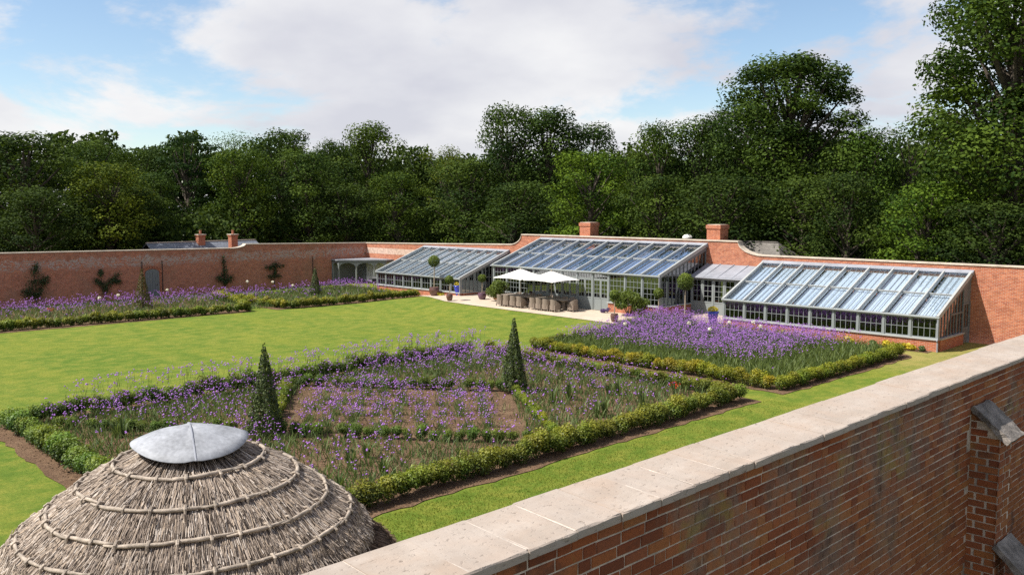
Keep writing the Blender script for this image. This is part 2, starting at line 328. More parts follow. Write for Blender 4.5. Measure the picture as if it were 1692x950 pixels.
def unit(v): return v/np.maximum(np.linalg.norm(v, axis=1, keepdims=True), 1e-9)
def leaves(P, N, size, aspect=.55, tilt=.6, r=None):
    """diamond leaves at P facing roughly N -> V, F arrays"""
    r = r or rng; n = len(P); N = unit(N+r.normal(0, tilt, (n, 3))); T = unit(np.cross(N, r.normal(0, 1, (n, 3)))); B = np.cross(N, T)
    s = (size*(.7+.6*r.random(n)))[:, None] if np.isscalar(size) else (size*(.7+.6*r.random(n)))[:, None]
    V = np.stack([P-T*s*.5, P+B*s*aspect*.5, P+T*s*.5, P-B*s*aspect*.5], 1).reshape(-1, 3)
    return V, np.arange(4*n).reshape(n, 4)
def ball_pts(n, c, rad, r=None, shell=.35, zmin=-1.0):
    r = r or rng; d = unit(r.normal(0, 1, (n, 3))); d = d[d[:, 2] > zmin]; k = 1-shell*r.random((len(d), 1))**1.5
    return np.array(c)+d*k*np.array(rad), d
def ss(a, b, x):
    t = np.clip((x-a)/(b-a), 0, 1); return t*t*(3-2*t)
def ground(X, Y):
    return .012*np.clip(np.asarray(Y)-36, 0, 16)+.33*ss(-58, -52, np.asarray(X))*(1-ss(-31.5, -27, np.asarray(X)))*ss(38, 43.5, np.asarray(Y))
def gz(x, y): return float(ground(x, y))

# ------------------------------------------------------------------ ground
def sheet(name, x0, x1, y0, y1, st, dz, mat, mask=None):
    xs = np.arange(x0, x1+st*.5, st); ys = np.arange(y0, y1+st*.5, st); X, Y = np.meshgrid(xs, ys); Z = ground(X, Y)+dz
    V = np.stack([X, Y, Z], -1).reshape(-1, 3); nx = len(xs); ny = len(ys); i = np.arange(nx*ny).reshape(ny, nx)
    F = np.stack([i[:-1, :-1], i[:-1, 1:], i[1:, 1:], i[1:, :-1]], -1).reshape(-1, 4)
    return tag(link(name, fast(name, V, F, smooth=True), mat), kind='structure')
sheet('lawn', -72.0, -3.4, -14, 51.2, .8, 0.0, M['lawn'])
mb = MB()
for x0, x1, y0, y1 in ((-900, -72.2, -900, 900), (-72.2, -3.0, 51.4, 900), (-3.0, 900, -900, 900), (-72.2, -3.0, -900, -14)):
    mb.add([(x0, y0, -.06), (x1, y0, -.06), (x1, y1, -.06), (x0, y1, -.06)], [(0, 1, 2, 3)])
tag(mb.build('woodland_ground', M['field']), kind='structure')

def poly_sheet(name, pts, dz, mat, st=.5):
    """flat-lying polygon draped on the ground: grid cells clipped by subdividing a filled polygon"""
    import bmesh
    bm = bmesh.new(); vs = [bm.verts.new((x, y, 0)) for x, y in pts]; f = bm.faces.new(vs)
    xs = [p[0] for p in pts]; ys = [p[1] for p in pts]
    for a, lo, hi in ((0, min(xs), max(xs)), (1, min(ys), max(ys))):
        c = lo+st
        while c < hi:
            co = [0, 0, 0]; co[a] = c; no = [0, 0, 0]; no[a] = 1
            bmesh.ops.bisect_plane(bm, geom=bm.verts[:]+bm.edges[:]+bm.faces[:], plane_co=co, plane_no=no); c += st
    for v in bm.verts: v.co.z = gz(v.co.x, v.co.y)+dz
    me = bpy.data.meshes.new(name); bm.to_mesh(me); bm.free(); me.polygons.foreach_set('use_smooth', np.ones(len(me.polygons), dtype=bool))
    if me.polygons[0].normal.z < 0: me.flip_normals()
    return tag(link(name, me, mat), kind='structure')
poly_sheet('terrace', [(-57.2, 46.6), (-56.6, 45.4), (-54.5, 44.5), (-52.2, 43.4), (-50.2, 42.75), (-46.9, 42.5), (-42.2, 42.35), (-36.4, 42.2), (-33.0, 42.1), (-31.2, 42.4), (-29.6, 43.2), (-28.4, 44.6), (-28.2, 46.6), (-29.0, 50.6), (-52.0, 50.6), (-52.0, 46.6)], .03, M['terrace'], 1.0)
def edge_wobble(pts, amp=.09, st=.45):
    out = []
    for (x0, y0), (x1, y1) in zip(pts, pts[1:]+pts[:1]):
        n = max(1, int(math.hypot(x1-x0, y1-y0)/st))
        for i in range(n): t = i/n; out.append((x0+(x1-x0)*t+random.uniform(-amp, amp), y0+(y1-y0)*t+random.uniform(-amp, amp)))
    return out
BEDS = {'near': (-33.7, -17.15, 8.0, 31.0), 'right': (-32.3, -16.95, 32.35, 44.6), 'left': (-71.0, -57.6, 9.0, 31.6), 'back': (-69.0, -56.6, 32.9, 45.6)}
poly_sheet('soil_bed', edge_wobble([(-33.7, 8.05), (-17.2, 7.6), (-17.15, 30.4), (-20, 31.0), (-31, 31.6), (-33.5, 30)]), .02, M['soil'], 2)
poly_sheet('soil_bed', edge_wobble([(-32.4, 33.0), (-17.1, 32.2), (-16.75, 44.1), (-17.2, 44.9), (-31.8, 44.9)]), .02, M['soil'], 2)
poly_sheet('soil_bed', edge_wobble([(-71.2, 8), (-58.3, 8), (-57.5, 31), (-69.5, 36.0), (-71.2, 36.0)]), .02, M['soil'], 2)
poly_sheet('soil_bed', edge_wobble([(-68.4, 32.7), (-57.2, 32.8), (-55.6, 45.6), (-69.0, 47.2)]), .02, M['soil'], 2)
poly_sheet('soil_bed', edge_wobble([(-28.7, 45.9), (-16.6, 45.9), (-16.6, 46.8), (-28.7, 46.8)], .05), .016, M['soil'], 2)
poly_sheet('soil_bed', edge_wobble([(-63.0, 45.9), (-53.6, 45.2), (-53.6, 46.2), (-63.0, 46.6)], .05), .026, M['soil'], 2)

# ------------------------------------------------------------------ walls
YW = 51.2
def arc(x0, z0, x1, z1, n=8):
    """concave sweep: level at (x0,z0), upright at (x1,z1)"""
    return [(x0+(x1-x0)*math.sin(k/n*math.pi/2), z1-(z1-z0)*math.cos(k/n*math.pi/2)) for k in range(n+1)]
def coping_strip(line, a0, a1, th, axis, over=.0):
    m = MB()
    V = []
    for u, z in line:
        for a in (a0, a1):
            for dz in (0, th): V.append((a, u, z+dz) if axis == 'x' else (u, a, z+dz))
    F = []
    for i in range(len(line)-1):
        b = i*4; c = b+4
        F += [(b, c, c+1, b+1), (b+1, c+1, c+3, b+3), (b+3, c+3, c+2, b+2), (b+2, c+2, c, b)]
    F += [(0, 1, 3, 2), (len(V)-4, len(V)-2, len(V)-1, len(V)-3)]
    return m.add(V, F)
wall_b = thing('brick_wall', 'orange red brick wall with curved ramps running behind the three greenhouses', 'wall', (-40, YW, 0))
top = [(-72.45, 3.82), (-62, 4.05), (-52.1, 4.29)]+arc(-52.0, 4.29, -50.55, 5.14)+[(-40, 5.14)]+arc(-28.9, 4.29, -30.72, 5.14)[::-1]+[(-16, 4.29), (-3.45, 4.29)]
topL = [(x+40, z) for x, z in top]
MB().prism(topL+[(36.55, -.3), (-32.45, -.3)], 0.0, .45, 'y').build('brickwork', M['brick_back'], wall_b)
coping_strip(topL, -.06, .52, .075, 'y').build('coping', M['stone'], wall_b)
MB().box(-31.9, -23.2, -.006, .0, 2.9, 3.45).build('limewashed_band', m_plain('old_limewash', (.50, .36, .29), .95, var=.35, nscale=4), wall_b)
wall_l = thing('brick_wall', 'shaded weathered brick wall with arched grey door, closing the garden beyond the lawn', 'wall', (-72, 30, 0))
topl = [(-52, 4.9), (-11, 4.01), (7.0, 3.77)]+arc(7.1, 3.77, 8.35, 4.09)+[(21.66, 3.82)]
MB().prism(topl+[(21.66, -.3), (-52, -.3)], -.45, 0.0, 'x').build('brickwork', M['brick_left'], wall_l)
coping_strip(topl, -.52, .06, .075, 'x').build('coping', M['stone'], wall_l)
# arched door
dl = [(-.56, 0), (.56, 0), (.56, 2.05)]+[(.56*math.cos(t), 2.05+.28*math.sin(t)) for t in np.linspace(.2, 2.94, 9)]+[(-.56, 2.05)]
dr = link('door', MB().prism([(y, z+.02) for y, z in dl], .015, .07, 'x').mesh('door'), M['dgrey'], wall_l); dr['label'] = 'grey painted arched plank door'
for k in range(5): MB().box(.07, .078, -.44+k*.22, -.435+k*.22, .1, 2.1).build('board_joint', M['black'], dr)
MB().lathe([(.02, 0), (.045, .02), (.03, .06)], 10).build('handle', M['black'], dr, loc=(.12, .36, 1.05))
ar = MB()
for t0 in np.linspace(.12, 3.02, 17): ar.beam((.02, .62*math.cos(t0), 2.05+.33*math.sin(t0)), (.02, .88*math.cos(t0), 2.05+.55*math.sin(t0)), .085, .05, (1, 0, 0))
for s in (-1, 1):
    for k in range(27): ar.box(0, .02, s*.68-.11, s*.68+.11, k*.076+.02, k*.076+.084)
ar.build('door_surround', M['brick_new'], wall_l)
for y, z0, z1 in ((-.82, .6, 3.0), (.84, .5, 3.0), (15.1, .2, 2.75)):
    MB().tube([(.06, y, z0), (.06, y, z1)], .035, 8).build('drainpipe', M['black'], wall_l)

# near wall: bricks built one by one on a mortar core, stones on top
wall_n = thing('brick_wall', 'tall old brick wall with pale stone coping along the lower right of the view', 'wall', (-3.28, 0, 0))
WX = -.0  # local
MB().box(-.20, .197, -6, 50.9, -.3, 5.715).build('mortar_core', M['brick_core'], wall_n)
def brick_mesh(L, H_, D, seed):
    r = random.Random(seed); j = lambda a: r.uniform(-a, a); b = .004
    l, h = L/2, H_/2
    V = [(0, -l+j(.002), -h+j(.002)), (0, l+j(.002), -h+j(.002)), (0, l+j(.002), h+j(.002)), (0, -l+j(.002), h+j(.002))]
    front = [(D+j(.002), y*(1-b/l*1.2)+j(.002), z*(1-b/h)+j(.0015)) for _, y, z in V]
    return MB().add(V+front, [(4, 5, 6, 7), (0, 1, 5, 4), (1, 2, 6, 5), (2, 3, 7, 6), (3, 0, 4, 7)])
SV = [brick_mesh(.2165, .0655, .007, i) for i in range(8)]; HV = [brick_mesh(.1045, .0655, .007, 50+i) for i in range(5)]
def project(p):
    v = Vector(p)-EYE; d = v.dot(fwd); rt = fwd.cross(Vector((0, 0, 1))).normalized(); u = rt.cross(fwd)
    return 846+FPX*v.dot(rt)/d, 475-FPX*v.dot(u)/d, d
cand = []; zc0 = 5.672
for row in range(46):
    z = zc0-.0752*row; y = 2.2+random.uniform(-.2, 0); seq = random.randint(0, 3)
    while y < 22:
        head = (seq % 4 == 3) or random.random() < .12; L = .1125 if head else .225; seq += 1
        x_, y_, d_ = project((-3.08, y+L/2, z))
        if d_ > 0 and -60 < x_ < 1760 and y_ < 1000 and not (9.78 < y+L/2 < 10.16 and z < 5.3): cand.append((d_, y+L/2, z+random.uniform(-.002, .002), head, x_ < 1692 and y_ < 950))
        y += L
cand.sort(key=lambda c: (not c[4], c[0]))
sm = [b.mesh('brick') for b in SV]; hm = [b.mesh('brick') for b in HV]
for me in sm+hm: me.materials.append(M['old_brick'])
restV = MB(); restv = []
for i, (d, y, z, head, vis) in enumerate(cand):
    if i < 298:
        link('brick', random.choice(hm if head else sm), None, wall_n, loc=(.197, y, z))
    else:
        b = random.choice(HV if head else SV); restV.add([(p[0]+.197, p[1]+y, p[2]+z) for p in b.V], b.F); restv += [random.random()]*len(b.F)
me = bpy.data.meshes.new('brickwork'); me.from_pydata(restV.V, [], restV.F); me.update()
a = me.attributes.new('v', 'FLOAT', 'FACE'); a.data.foreach_set('value', np.array(restv, dtype=np.float32))
o = link('brickwork', me, M['old_brick'], wall_n); o['kind'] = 'stuff'
# coping stones, weathered so that they fall towards the outside
js = [-2.0, -1.4, -.8, -.2, .4, .95, 1.5, 1.95, 2.33, 2.714, 3.114, 3.492, 3.87, 4.247, 4.606, 5.0, 5.325, 5.95, 6.33, 6.742, 7.3, 7.9, 8.42, 8.95, 9.5, 10.036]
while js[-1] < 50: js.append(js[-1]+random.uniform(.5, .75))
mj = MB()
for y0, y1 in zip(js, js[1:]):
    g = .004; dz = random.uniform(-.004, .004); dx = random.uniform(-.006, .006); s = MB(); n = 5
    V = []; xs = [(-.24, 5.722, 0), (-.24, 5.795, 0), (-.233, 5.803, 0), (.250, 5.775, 0), (.258, 5.767, 0), (.258, 5.722, 0)]
    for k in range(n+1):
        y = y0+g+(y1-y0-2*g)*k/n
        for q, (x, z, _) in enumerate(xs):
            edge = random.uniform(-.004, .004) if q in (3, 4) else random.uniform(-.002, .002)
            V.append((x+dx+edge, y, z+(dz if z > 5.73 else 0)+(random.uniform(-.003, .003) if q in (3, 4) else 0)))
    m = len(xs); F = [tuple(range(m)), tuple(range((n+1)*m-1, n*m-1, -1))]
    for k in range(n):
        for q in range(m): F.append((k*m+q, k*m+(q+1) % m, (k+1)*m+(q+1) % m, (k+1)*m+q))
    s.add(V, F).build('coping_stone', M['coping'], wall_n)
    mj.add([(-.232, y1-.012, 5.799), (.245, y1-.012, 5.7725), (.245, y1+.012, 5.7725), (-.232, y1+.012, 5.799)], [(0, 1, 2, 3)])
    mj.V[-4:] = [(x, y+random.uniform(-.006, .006), z) for x, y, z in mj.V[-4:]]
mj.build('mortar_joints', m_plain('lime_mortar', (.44, .38, .33), .95, var=.3, nscale=8), wall_n)
# buttress
bt = MB().add([(x, y, z) for y in (9.803, 10.147) for x, z in ((.19, -.2), (.487, -.2), (.487, 5.13), (.19, 5.39))], [(0, 1, 2, 3), (7, 6, 5, 4), (0, 4, 5, 1), (1, 5, 6, 2), (2, 6, 7, 3), (3, 7, 4, 0)]).mesh('buttress')
bo = link('buttress', bt, M['brick_core'], wall_n)
bb = MB(); bv = []
for row in range(-3, 40):
    z = 5.085-.0752*row
    def put(b, mp_):
        bb.add([mp_(p) for p in b.V], b.F); bv.extend([random.random()]*len(b.F))
    parts = [(-.085, 0), (.085, 1)] if row % 2 else [(-.14, 1), (.03, 0)]
    for c, hd in parts:       # side facing the camera
        if row < 0 and c > -.05 - .03*row - .05: continue
        put(random.choice(HV if hd else SV), lambda p, c=c, z=z: (.345+c-p[1]*.9, 9.803-p[0], z+p[2]))
    if row < 0: continue
    for c, hd in ([(-.11, 0), (.07, 1)] if row % 2 else [(-.13, 1), (.06, 0)]):
        put(random.choice(HV if hd else SV), lambda p, c=c, z=z: (.487+p[0], 9.975+c+p[1]*.95, z+p[2]))
me = bpy.data.meshes.new('buttress_bricks'); me.from_pydata(bb.V, [], bb.F); me.update()
import bmesh as _b
_m = _b.new(); _m.from_mesh(me); _b.ops.recalc_face_normals(_m, faces=_m.faces); _m.to_mesh(me); _m.free()
a = me.attributes.new('v', 'FLOAT', 'FACE'); a.data.foreach_set('value', np.array(bv, dtype=np.float32))
o = link('buttress_bricks', me, M['old_brick'], bo); o['kind'] = 'stuff'
def slab(p0, p1, y0, y1, th):
    m = MB(); (x0, z0), (x1, z1) = p0, p1; nx = 10; ny = 6; d = Vector((x1-x0, 0, z1-z0)).normalized(); nrm = Vector((-d.z, 0, d.x)); V = []; F = []
    for lay in (0, 1):
        for i in range(nx+1):
            for j in range(ny+1):
                p = Vector((x0+(x1-x0)*i/nx, y0+(y1-y0)*j/ny, z0+(z1-z0)*i/nx))+nrm*(th*lay)
                e = .012 if (i in (0, nx) or j in (0, ny)) else .006
                V.append(p+Vector((random.uniform(-e, e), random.uniform(-e, e), random.uniform(-e, e)*.8)))
    q = (nx+1)*(ny+1); ix = lambda l, i, j: l*q+i*(ny+1)+j
    for l in (0, 1):
        for i in range(nx):
            for j in range(ny): F.append((ix(l, i, j), ix(l, i+1, j), ix(l, i+1, j+1), ix(l, i, j+1)))
    for i in range(nx): F += [(ix(0, i, 0), ix(0, i+1, 0), ix(1, i+1, 0), ix(1, i, 0)), (ix(0, i, ny), ix(0, i+1, ny), ix(1, i+1, ny), ix(1, i, ny))]
    for j in range(ny): F += [(ix(0, 0, j), ix(0, 0, j+1), ix(1, 0, j+1), ix(1, 0, j)), (ix(0, nx, j), ix(0, nx, j+1), ix(1, nx, j+1), ix(1, nx, j))]
    return m.add(V, F)
slab((.20, 5.40), (.56, 5.09), 9.74, 10.22, .055).build('sloping_cap', M['cap_stone'], bo)
slab((.47, 4.0), (.92, 3.60), 9.72, 10.22, .06).build('sloping_cap', M['cap_stone'], bo)
MB().box(.49, .84, 9.80, 10.15, -.2, 3.62).build('lower_stage', M['brick_new'], bo)

# ------------------------------------------------------------------ greenhouses
def window(parent, x0, x1, y, z0, z1, cols, rows, axis='x'):
    """framed window in a wall plane; axis is the direction it runs along"""
    def P(m, a0, a1, d0, d1, b0, b1):
        m.box(a0, a1, y+d0, y+d1, b0, b1) if axis == 'x' else m.box(y-d1, y-d0, a0, a1, b0, b1)
    m = MB(); fr = .055
    P(m, x0, x1, -.03, .03, z0, z0+fr); P(m, x0, x1, -.03, .03, z1-fr, z1); P(m, x0, x0+fr, -.03, .03, z0+fr, z1-fr); P(m, x1-fr, x1, -.03, .03, z0+fr, z1-fr)
    wdw = m.build('window', M['grey'] if axis == 'x' else M['dgrey'], parent)
    g = MB(); P(g, x0+fr, x1-fr, -.004, .004, z0+fr, z1-fr); g.build('glass', M['glass'], wdw)
    b = MB()
    for i in range(1, cols): xx = x0+fr+(x1-x0-2*fr)*i/cols; P(b, xx-.011, xx+.011, -.02, .02, z0+fr, z1-fr)
    for i in range(1, rows): zz = z0+fr+(z1-z0-2*fr)*i/rows; P(b, x0+fr, x1-fr, -.023, .023, zz-.012, zz+.012)
    if b.V: b.build('glazing_bars', M['grey'] if axis == 'x' else M['dgrey'], wdw)
    return wdw
def door_leaf(parent, x0, x1, y, z0, z1, zp, cols=2, rows=4):
    m = MB(); fr = .075
    m.box(x0, x0+fr, y-.028, y+.028, z0, z1).box(x1-fr, x1, y-.028, y+.028, z0, z1).box(x0+fr, x1-fr, y-.028, y+.028, z1-fr, z1).box(x0+fr, x1-fr, y-.028, y+.028, zp-.05, zp+.04).box(x0+fr, x1-fr, y-.028, y+.028, z0, z0+.12)
    m.box(x0+fr, x1-fr, y-.012, y+.012, z0+.12, zp-.05)
    d = m.build('door', M['grey'], parent)
    MB().box(x0+fr, x1-fr, y-.004, y+.004, zp+.04, z1-fr).build('glass', M['glass'], d)
    b = MB()
    for i in range(1, cols): xx = x0+fr+(x1-x0-2*fr)*i/cols; b.box(xx-.011, xx+.011, y-.02, y+.02, zp+.04, z1-fr)
    for i in range(1, rows): zz = zp+.04+(z1-fr-zp-.04)*i/rows; b.box(x0+fr, x1-fr, y-.023, y+.023, zz-.012, zz+.012)
    b.build('glazing_bars', M['grey'], d)
    return d
def handle(d, x, y, z):
    MB().tube([(x, y-.028, z), (x, y-.09, z), (x+.0, y-.09, z-.13)], .018, 6).build('handle', M['black'], d)

def greenhouse(label, X0, X1, YF, z0, zs, zg, zr, nb, bays, blind, side_right=True, cols=4, lead_h=.2):
    """X0..X1 along the wall, YF front, floor z0, sill zs, gutter zg, ridge zr; bays: list of 'w'/'d' """
    t = thing('greenhouse', label, 'greenhouse', (X0, YF, z0)); L = X1-X0; D = YW-YF; zs -= z0; zg -= z0; zr -= z0; bw = L/nb; pw = .11
    # plinth and floor
    runs = []; i = 0
    while i < nb:
        j = i
        while j < nb and bays[j] == bays[i]: j += 1
        runs.append((bays[i], i, j)); i = j
    for k, a, b in runs:
        if k == 'w':
            MB().box(a*bw, b*bw, -.08, .14, -.4, zs-.07).build('brick_plinth', M['brick_new'], t)
            MB().box(a*bw-.03, b*bw+.03, -.16, .16, zs-.07, zs).build('sill', M['rail'], t)
    for x, nm in ((L, 1), (0, -1)):
        x0, x1 = (L-.14, L+.08) if nm > 0 else (-.08, .14)
        yend = D-1.15 if (nm > 0 and side_right == 'door') else D-.01
        MB().box(x0, x1, .14, yend, -.4, zs-.07).build('brick_plinth', M['brick_new'], t)
        MB().box(x0-.03, x1+.05, .16, yend, zs-.07, zs).build('sill', M['rail'], t)
    MB().box(.14, L-.14, .14, D-.01, -.35, -.01+.03).build('floor', M['inside'], t)
    # front posts, head, gutter
    for i in range(nb+1):
        x = i*bw; zb = zs if (bays[min(i, nb-1)] == 'w' and bays[max(i-1, 0)] == 'w') else 0.0
        MB().box(x-pw/2, x+pw/2, -.075, .06, zb, zg-.02).build('post', M['grey'], t)
    MB().box(-.05, L+.05, -.06, .08, zg-.02, zg+.06).build('head_beam', M['grey'], t)
    MB().tube([(-.1, -.15, zg+.015), (L+.1, -.15, zg+.015)], .065, 8).build('gutter', M['grey'], t)
    for x in ((L+.03,) if side_right else ()):
        MB().tube([(x, -.15, zg), (x, -.13, zs+.05), (x, -.2, zs-.08), (x, -.13, zs-.2), (x, -.13, -.15)], .04, 8).build('downpipe', M['lead'], t)
    zt = zg-.05
    for i in range(nb):
        a, b = i*bw+pw/2, (i+1)*bw-pw/2
        if bays[i] == 'w': window(t, a, b, -.0, zs, zt, cols, 2 if zg-zs < 1.4 else 5)
        else:
            ztr = zt-.42; c = (a+b)/2
            window(t, a, b, 0.0, ztr+.02, zt, 5, 1)
            d1 = door_leaf(t, a, c-.004, 0.0, .03, ztr+.01, .85); d2 = door_leaf(t, c+.004, b, 0.0, .03, ztr+.01, .85)
            handle(d1, c-.05, 0, 1.0)
    # roof
    dr = Vector((0, D, zr-zg)); ln = dr.length; d = dr.normalized(); n = Vector((0, -d.z, d.y))
    P = lambda x, s, o=0.0: Vector((x, 0, zg+.06))+d*s+n*o
    S0, S1, S2 = -.14, ln*.47, ln-.12
    for i in range(nb+1):
        x = i*bw; e = i in (0, nb)
        MB().beam(P(x, S0-.03), P(x, S2), .13 if e else .085, .23, n, -.10).build('rafter', M['rail'], t)
    for nm, s0, s1, o in (('lower', S0, S1+.06, -.07), ('upper', S1, S2, .0)):
        for i in range(nb):
            a, b = i*bw+.045, (i+1)*bw-.045
            if i == 0: a += .03
            if i == nb-1: b -= .03
            MB().beam(P((a+b)/2, s1-.07), P((a+b)/2, s1), b-a, .045, n, o-.01).build('sash_rail', M['rail'], t); MB().beam(P((a+b)/2, s0), P((a+b)/2, s0+.05), b-a, .03, n, o-.01).build('sash_rail', M['rail'], t)
            gb = MB()
            for k in range(4):
                xa = a+(b-a)*k/4; xb = a+(b-a)*(k+1)/4
                MB().beam(P((xa+xb)/2, s0+.05), P((xa+xb)/2, s1-.07), xb-xa-.022, .008, n, o).build('roof_pane', M['glass_roof'] if blind == True else M['glass_roof_clear'], t)
                if k: gb.beam(P(xa, s0+.05), P(xa, s1-.07), .022, .03, n, o-.008)
            gb.build('glazing_bars', M['dgrey'], t)
    if blind:
        for i in range(nb):
            MB().beam(P((i+.5)*bw, S0+.25, -.24), P((i+.5)*bw, ln-(.22 if blind == True else .8), -.24), bw-.12, .006, n).build('blind', M['blind'], t)
    # lead flashing up against the wall
    f0 = P(0, S2-.16, .085)
    MB().add([(-.1, f0.y, f0.z), (L+.1, f0.y, f0.z), (L+.1, f0.y, f0.z+.02), (-.1, f0.y, f0.z+.02), (-.1, D-.02, zr+lead_h), (L+.1, D-.02, zr+lead_h), (L+.1, D-.02, zr-.1), (-.1, D-.02, zr-.1)],
             [(0, 1, 2, 3), (3, 2, 5, 4), (4, 5, 6, 7), (0, 7, 6, 1), (0, 3, 4, 7), (1, 6, 5, 2)]).build('lead_flashing', M['lead'], t)
    # ends
    for x, nm in ((L, 1), (0, -1)):
        xs = x-.05 if nm > 0 else x+.05
        yend = D-1.1 if (nm > 0 and side_right == 'door') else D-.05
        roof = lambda y: zg+.02+(zr-zg)*y/D
        mb = MB(); k = max(5, int(yend/.42)); gm = MB()
        for i in range(k+1):
            y = .1+(yend-.1)*i/k; big = i % 3 == 0
            mb.box(xs-.035, xs+.035, y-(.045 if big else .016), y+(.045 if big else .016), zs, roof(y)-.06)
        mb.build('mullions', M['dgrey'], t)
        MB().prism([(.1, zs+.01), (yend, zs+.01), (yend, roof(yend)-.1), (.1, roof(.1)-.1)], xs-.004, xs+.004, 'x').build('end_glass', M['glass'], t)
        MB().add([(xs-.06, .0, roof(0)-.14), (xs+.06, .0, roof(0)-.14), (xs+.06, .0, roof(0)), (xs-.06, .0, roof(0)), (xs-.06, D-.02, roof(D)-.34), (xs+.06, D-.02, roof(D)-.34), (xs+.06, D-.02, roof(D)), (xs-.06, D-.02, roof(D))],
                 [(0, 1, 2, 3), (4, 7, 6, 5), (0, 4, 5, 1), (1, 5, 6, 2), (2, 6, 7, 3), (3, 7, 4, 0)]).build('barge_board', M['dgrey'], t)
        if yend > 2.6: MB().box(xs-.04, xs+.04, .5 if zg-zs > 1.5 else yend*.5, yend, min(zg, roof(yend*.5)-.2)-.03, min(zg, roof(yend*.5)-.2)+.04).build('end_rail', M['dgrey'], t)
        if nm > 0 and side_right == 'door':
            m2 = MB(); m2.box(xs-.05, xs+.05, D-1.1, D-1.0, 0, roof(D-1.1)-.1).box(xs-.05, xs+.05, D-.1, D-.02, 0, 2.1).box(xs-.05, xs+.05, D-1.0, D-.02, 2.1, 2.2)
            m2.prism([(D-1.0, 2.2), (D-.02, 2.2), (D-.02, roof(D)-.3), (D-1.0, roof(D-1)-.3)], xs-.02, xs+.02, 'x').build('door_frame', M['dgrey'], t)
            dd = MB().box(xs-.03, xs+.03, D-1.0, D-.1, .03, .9).box(xs-.03, xs+.03, D-1.0, D-.9, .9, 2.1).box(xs-.03, xs+.03, D-.2, D-.1, .9, 2.1).box(xs-.03, xs+.03, D-.56, D-.53, .9, 2.1).build('door', M['dgrey'], t)
            MB().box(xs-.004, xs+.004, D-.9, D-.2, .9, 2.1).build('glass', M['glass'], dd)
    return t
greenhouse('low lean-to greenhouse of nine bays beside the stone-capped near wall, purple flowers before it', -28.8, -16.42, 46.6, .13, .79, 1.86, 3.86, 9, 'w'*9, True, 'door')
greenhouse('tall central greenhouse with double doors opening onto the parasol terrace', -48.3, -33.1, 46.0, .47, 1.13, 3.02, 4.82, 11, 'wwwdddddwww', 2, True)
greenhouse('low lean-to greenhouse farthest from the camera, next to the grey corner arbour', -62.9, -52.0, 45.9, .15, .72, 1.77, 3.72, 9, 'w'*9, True, True, cols=3)

def link_room(label, X0, X1, YF, z0, zg, zr, doors):
    t = thing('glazed_link', label, 'glazed link', (X0, YF, z0)); L = X1-X0; D = YW-YF; zg -= z0; zr -= z0; n = doors; w_ = L/n
    MB().box(-.0, L, -.07, .07, zg-.14, zg).build('head_beam', M['grey'], t)
    for i in range(n+1): MB().box(i*w_-.04, i*w_+.04, -.05, .05, -.1, zg-.14).build('post', M['grey'], t)
    for i in range(n): 
        d = door_leaf(t, i*w_+.042, (i+1)*w_-.042, 0, .0, zg-.15, .85)
        if i % 2: handle(d, i*w_+.1, 0, 1.0)
    s = (zr-zg)/D; nrm = Vector((0, -s, 1)).normalized()
    MB().beam((L/2, -.22, zg-.02), (L/2, D-.01, zr), L-.02, .05, nrm).build('lead_roof', M['lead'], t)
    k = max(2, round(L/1.05))
    for i in range(k+1):
        x = max(.05, min(L-.05, L*i/k)); MB().beam((x, -.24, zg+.03-.04), (x, D-.02, zr+.05), .06, .05, nrm).build('lead_roll', M['lead'], t)
    MB().tube([(0, -.27, zg-.04), (L, -.27, zg-.04)], .05, 8).build('gutter', M['lead'], t)
    MB().box(0, L, .1, D-.02, -.3, .0).build('floor', M['inside'], t)
link_room('small glazed link with grey doors and lead roof behind the blue pot', -33.0, -28.9, 49.4, .42, 2.9, 3.58, 5)
link_room('sunken glazed link with lead roof between the central and farthest greenhouses', -51.9, -48.4, 49.2, .45, 2.75, 3.45, 4)

# ------------------------------------------------------------------ chimneys, cottage, roof behind the wall
def chimney(parent, w_, d_, z0, z1, mat, name='chimney', pots=1, flare=True):
    m = MB().box(-w_/2, w_/2, -d_/2, d_/2, z0, z1-.22).box(-w_/2-.05, w_/2+.05, -d_/2-.05, d_/2+.05, z1-.22, z1-.1)
    c = m.build(name, mat, parent)
    MB().box(-w_/2-.09, w_/2+.09, -d_/2-.09, d_/2+.09, z1-.1, z1-.03).build('capping', M['stone'] if flare else mat, c)
    for k in range(pots):
        MB().lathe([(.11, 0), (.10, .3), (.12, .32), (.12, .36)], 12).build('chimney_pot', M['brick_new'], c, loc=((k-(pots-1)/2)*.3, 0, z1-.03))
    return c
for x, lab in ((-44.3, 'square brick chimney rising behind the tall central greenhouse'), (-32.95, 'square brick chimney by the curved wall ramp near the glazed link')):
    t = thing('brick_chimney', lab, 'chimney', (x, 52.25, 0))
    MB().box(-.52, .52, -.5, .5, 0, 5.95).build('stack', M['brick_new'], t); MB().box(-.57, .57, -.55, .55, 5.95, 6.2).build('corbel', M['brick_new'], t); MB().box(-.5, .5, -.48, .48, 6.2, 6.24).build('capping', M['stone'], t)
t = thing('roof_vent', 'small pale metal roof vent just above the central wall top', 'roof vent', (-35.6, 52.6, 0))
MB().lathe([(.12, 0), (.12, 5.2), (.34, 5.24), (.34, 5.34), (.2, 5.46), (.02, 5.5)], 16).build('cowl', M['canvas'], t, smooth=False)
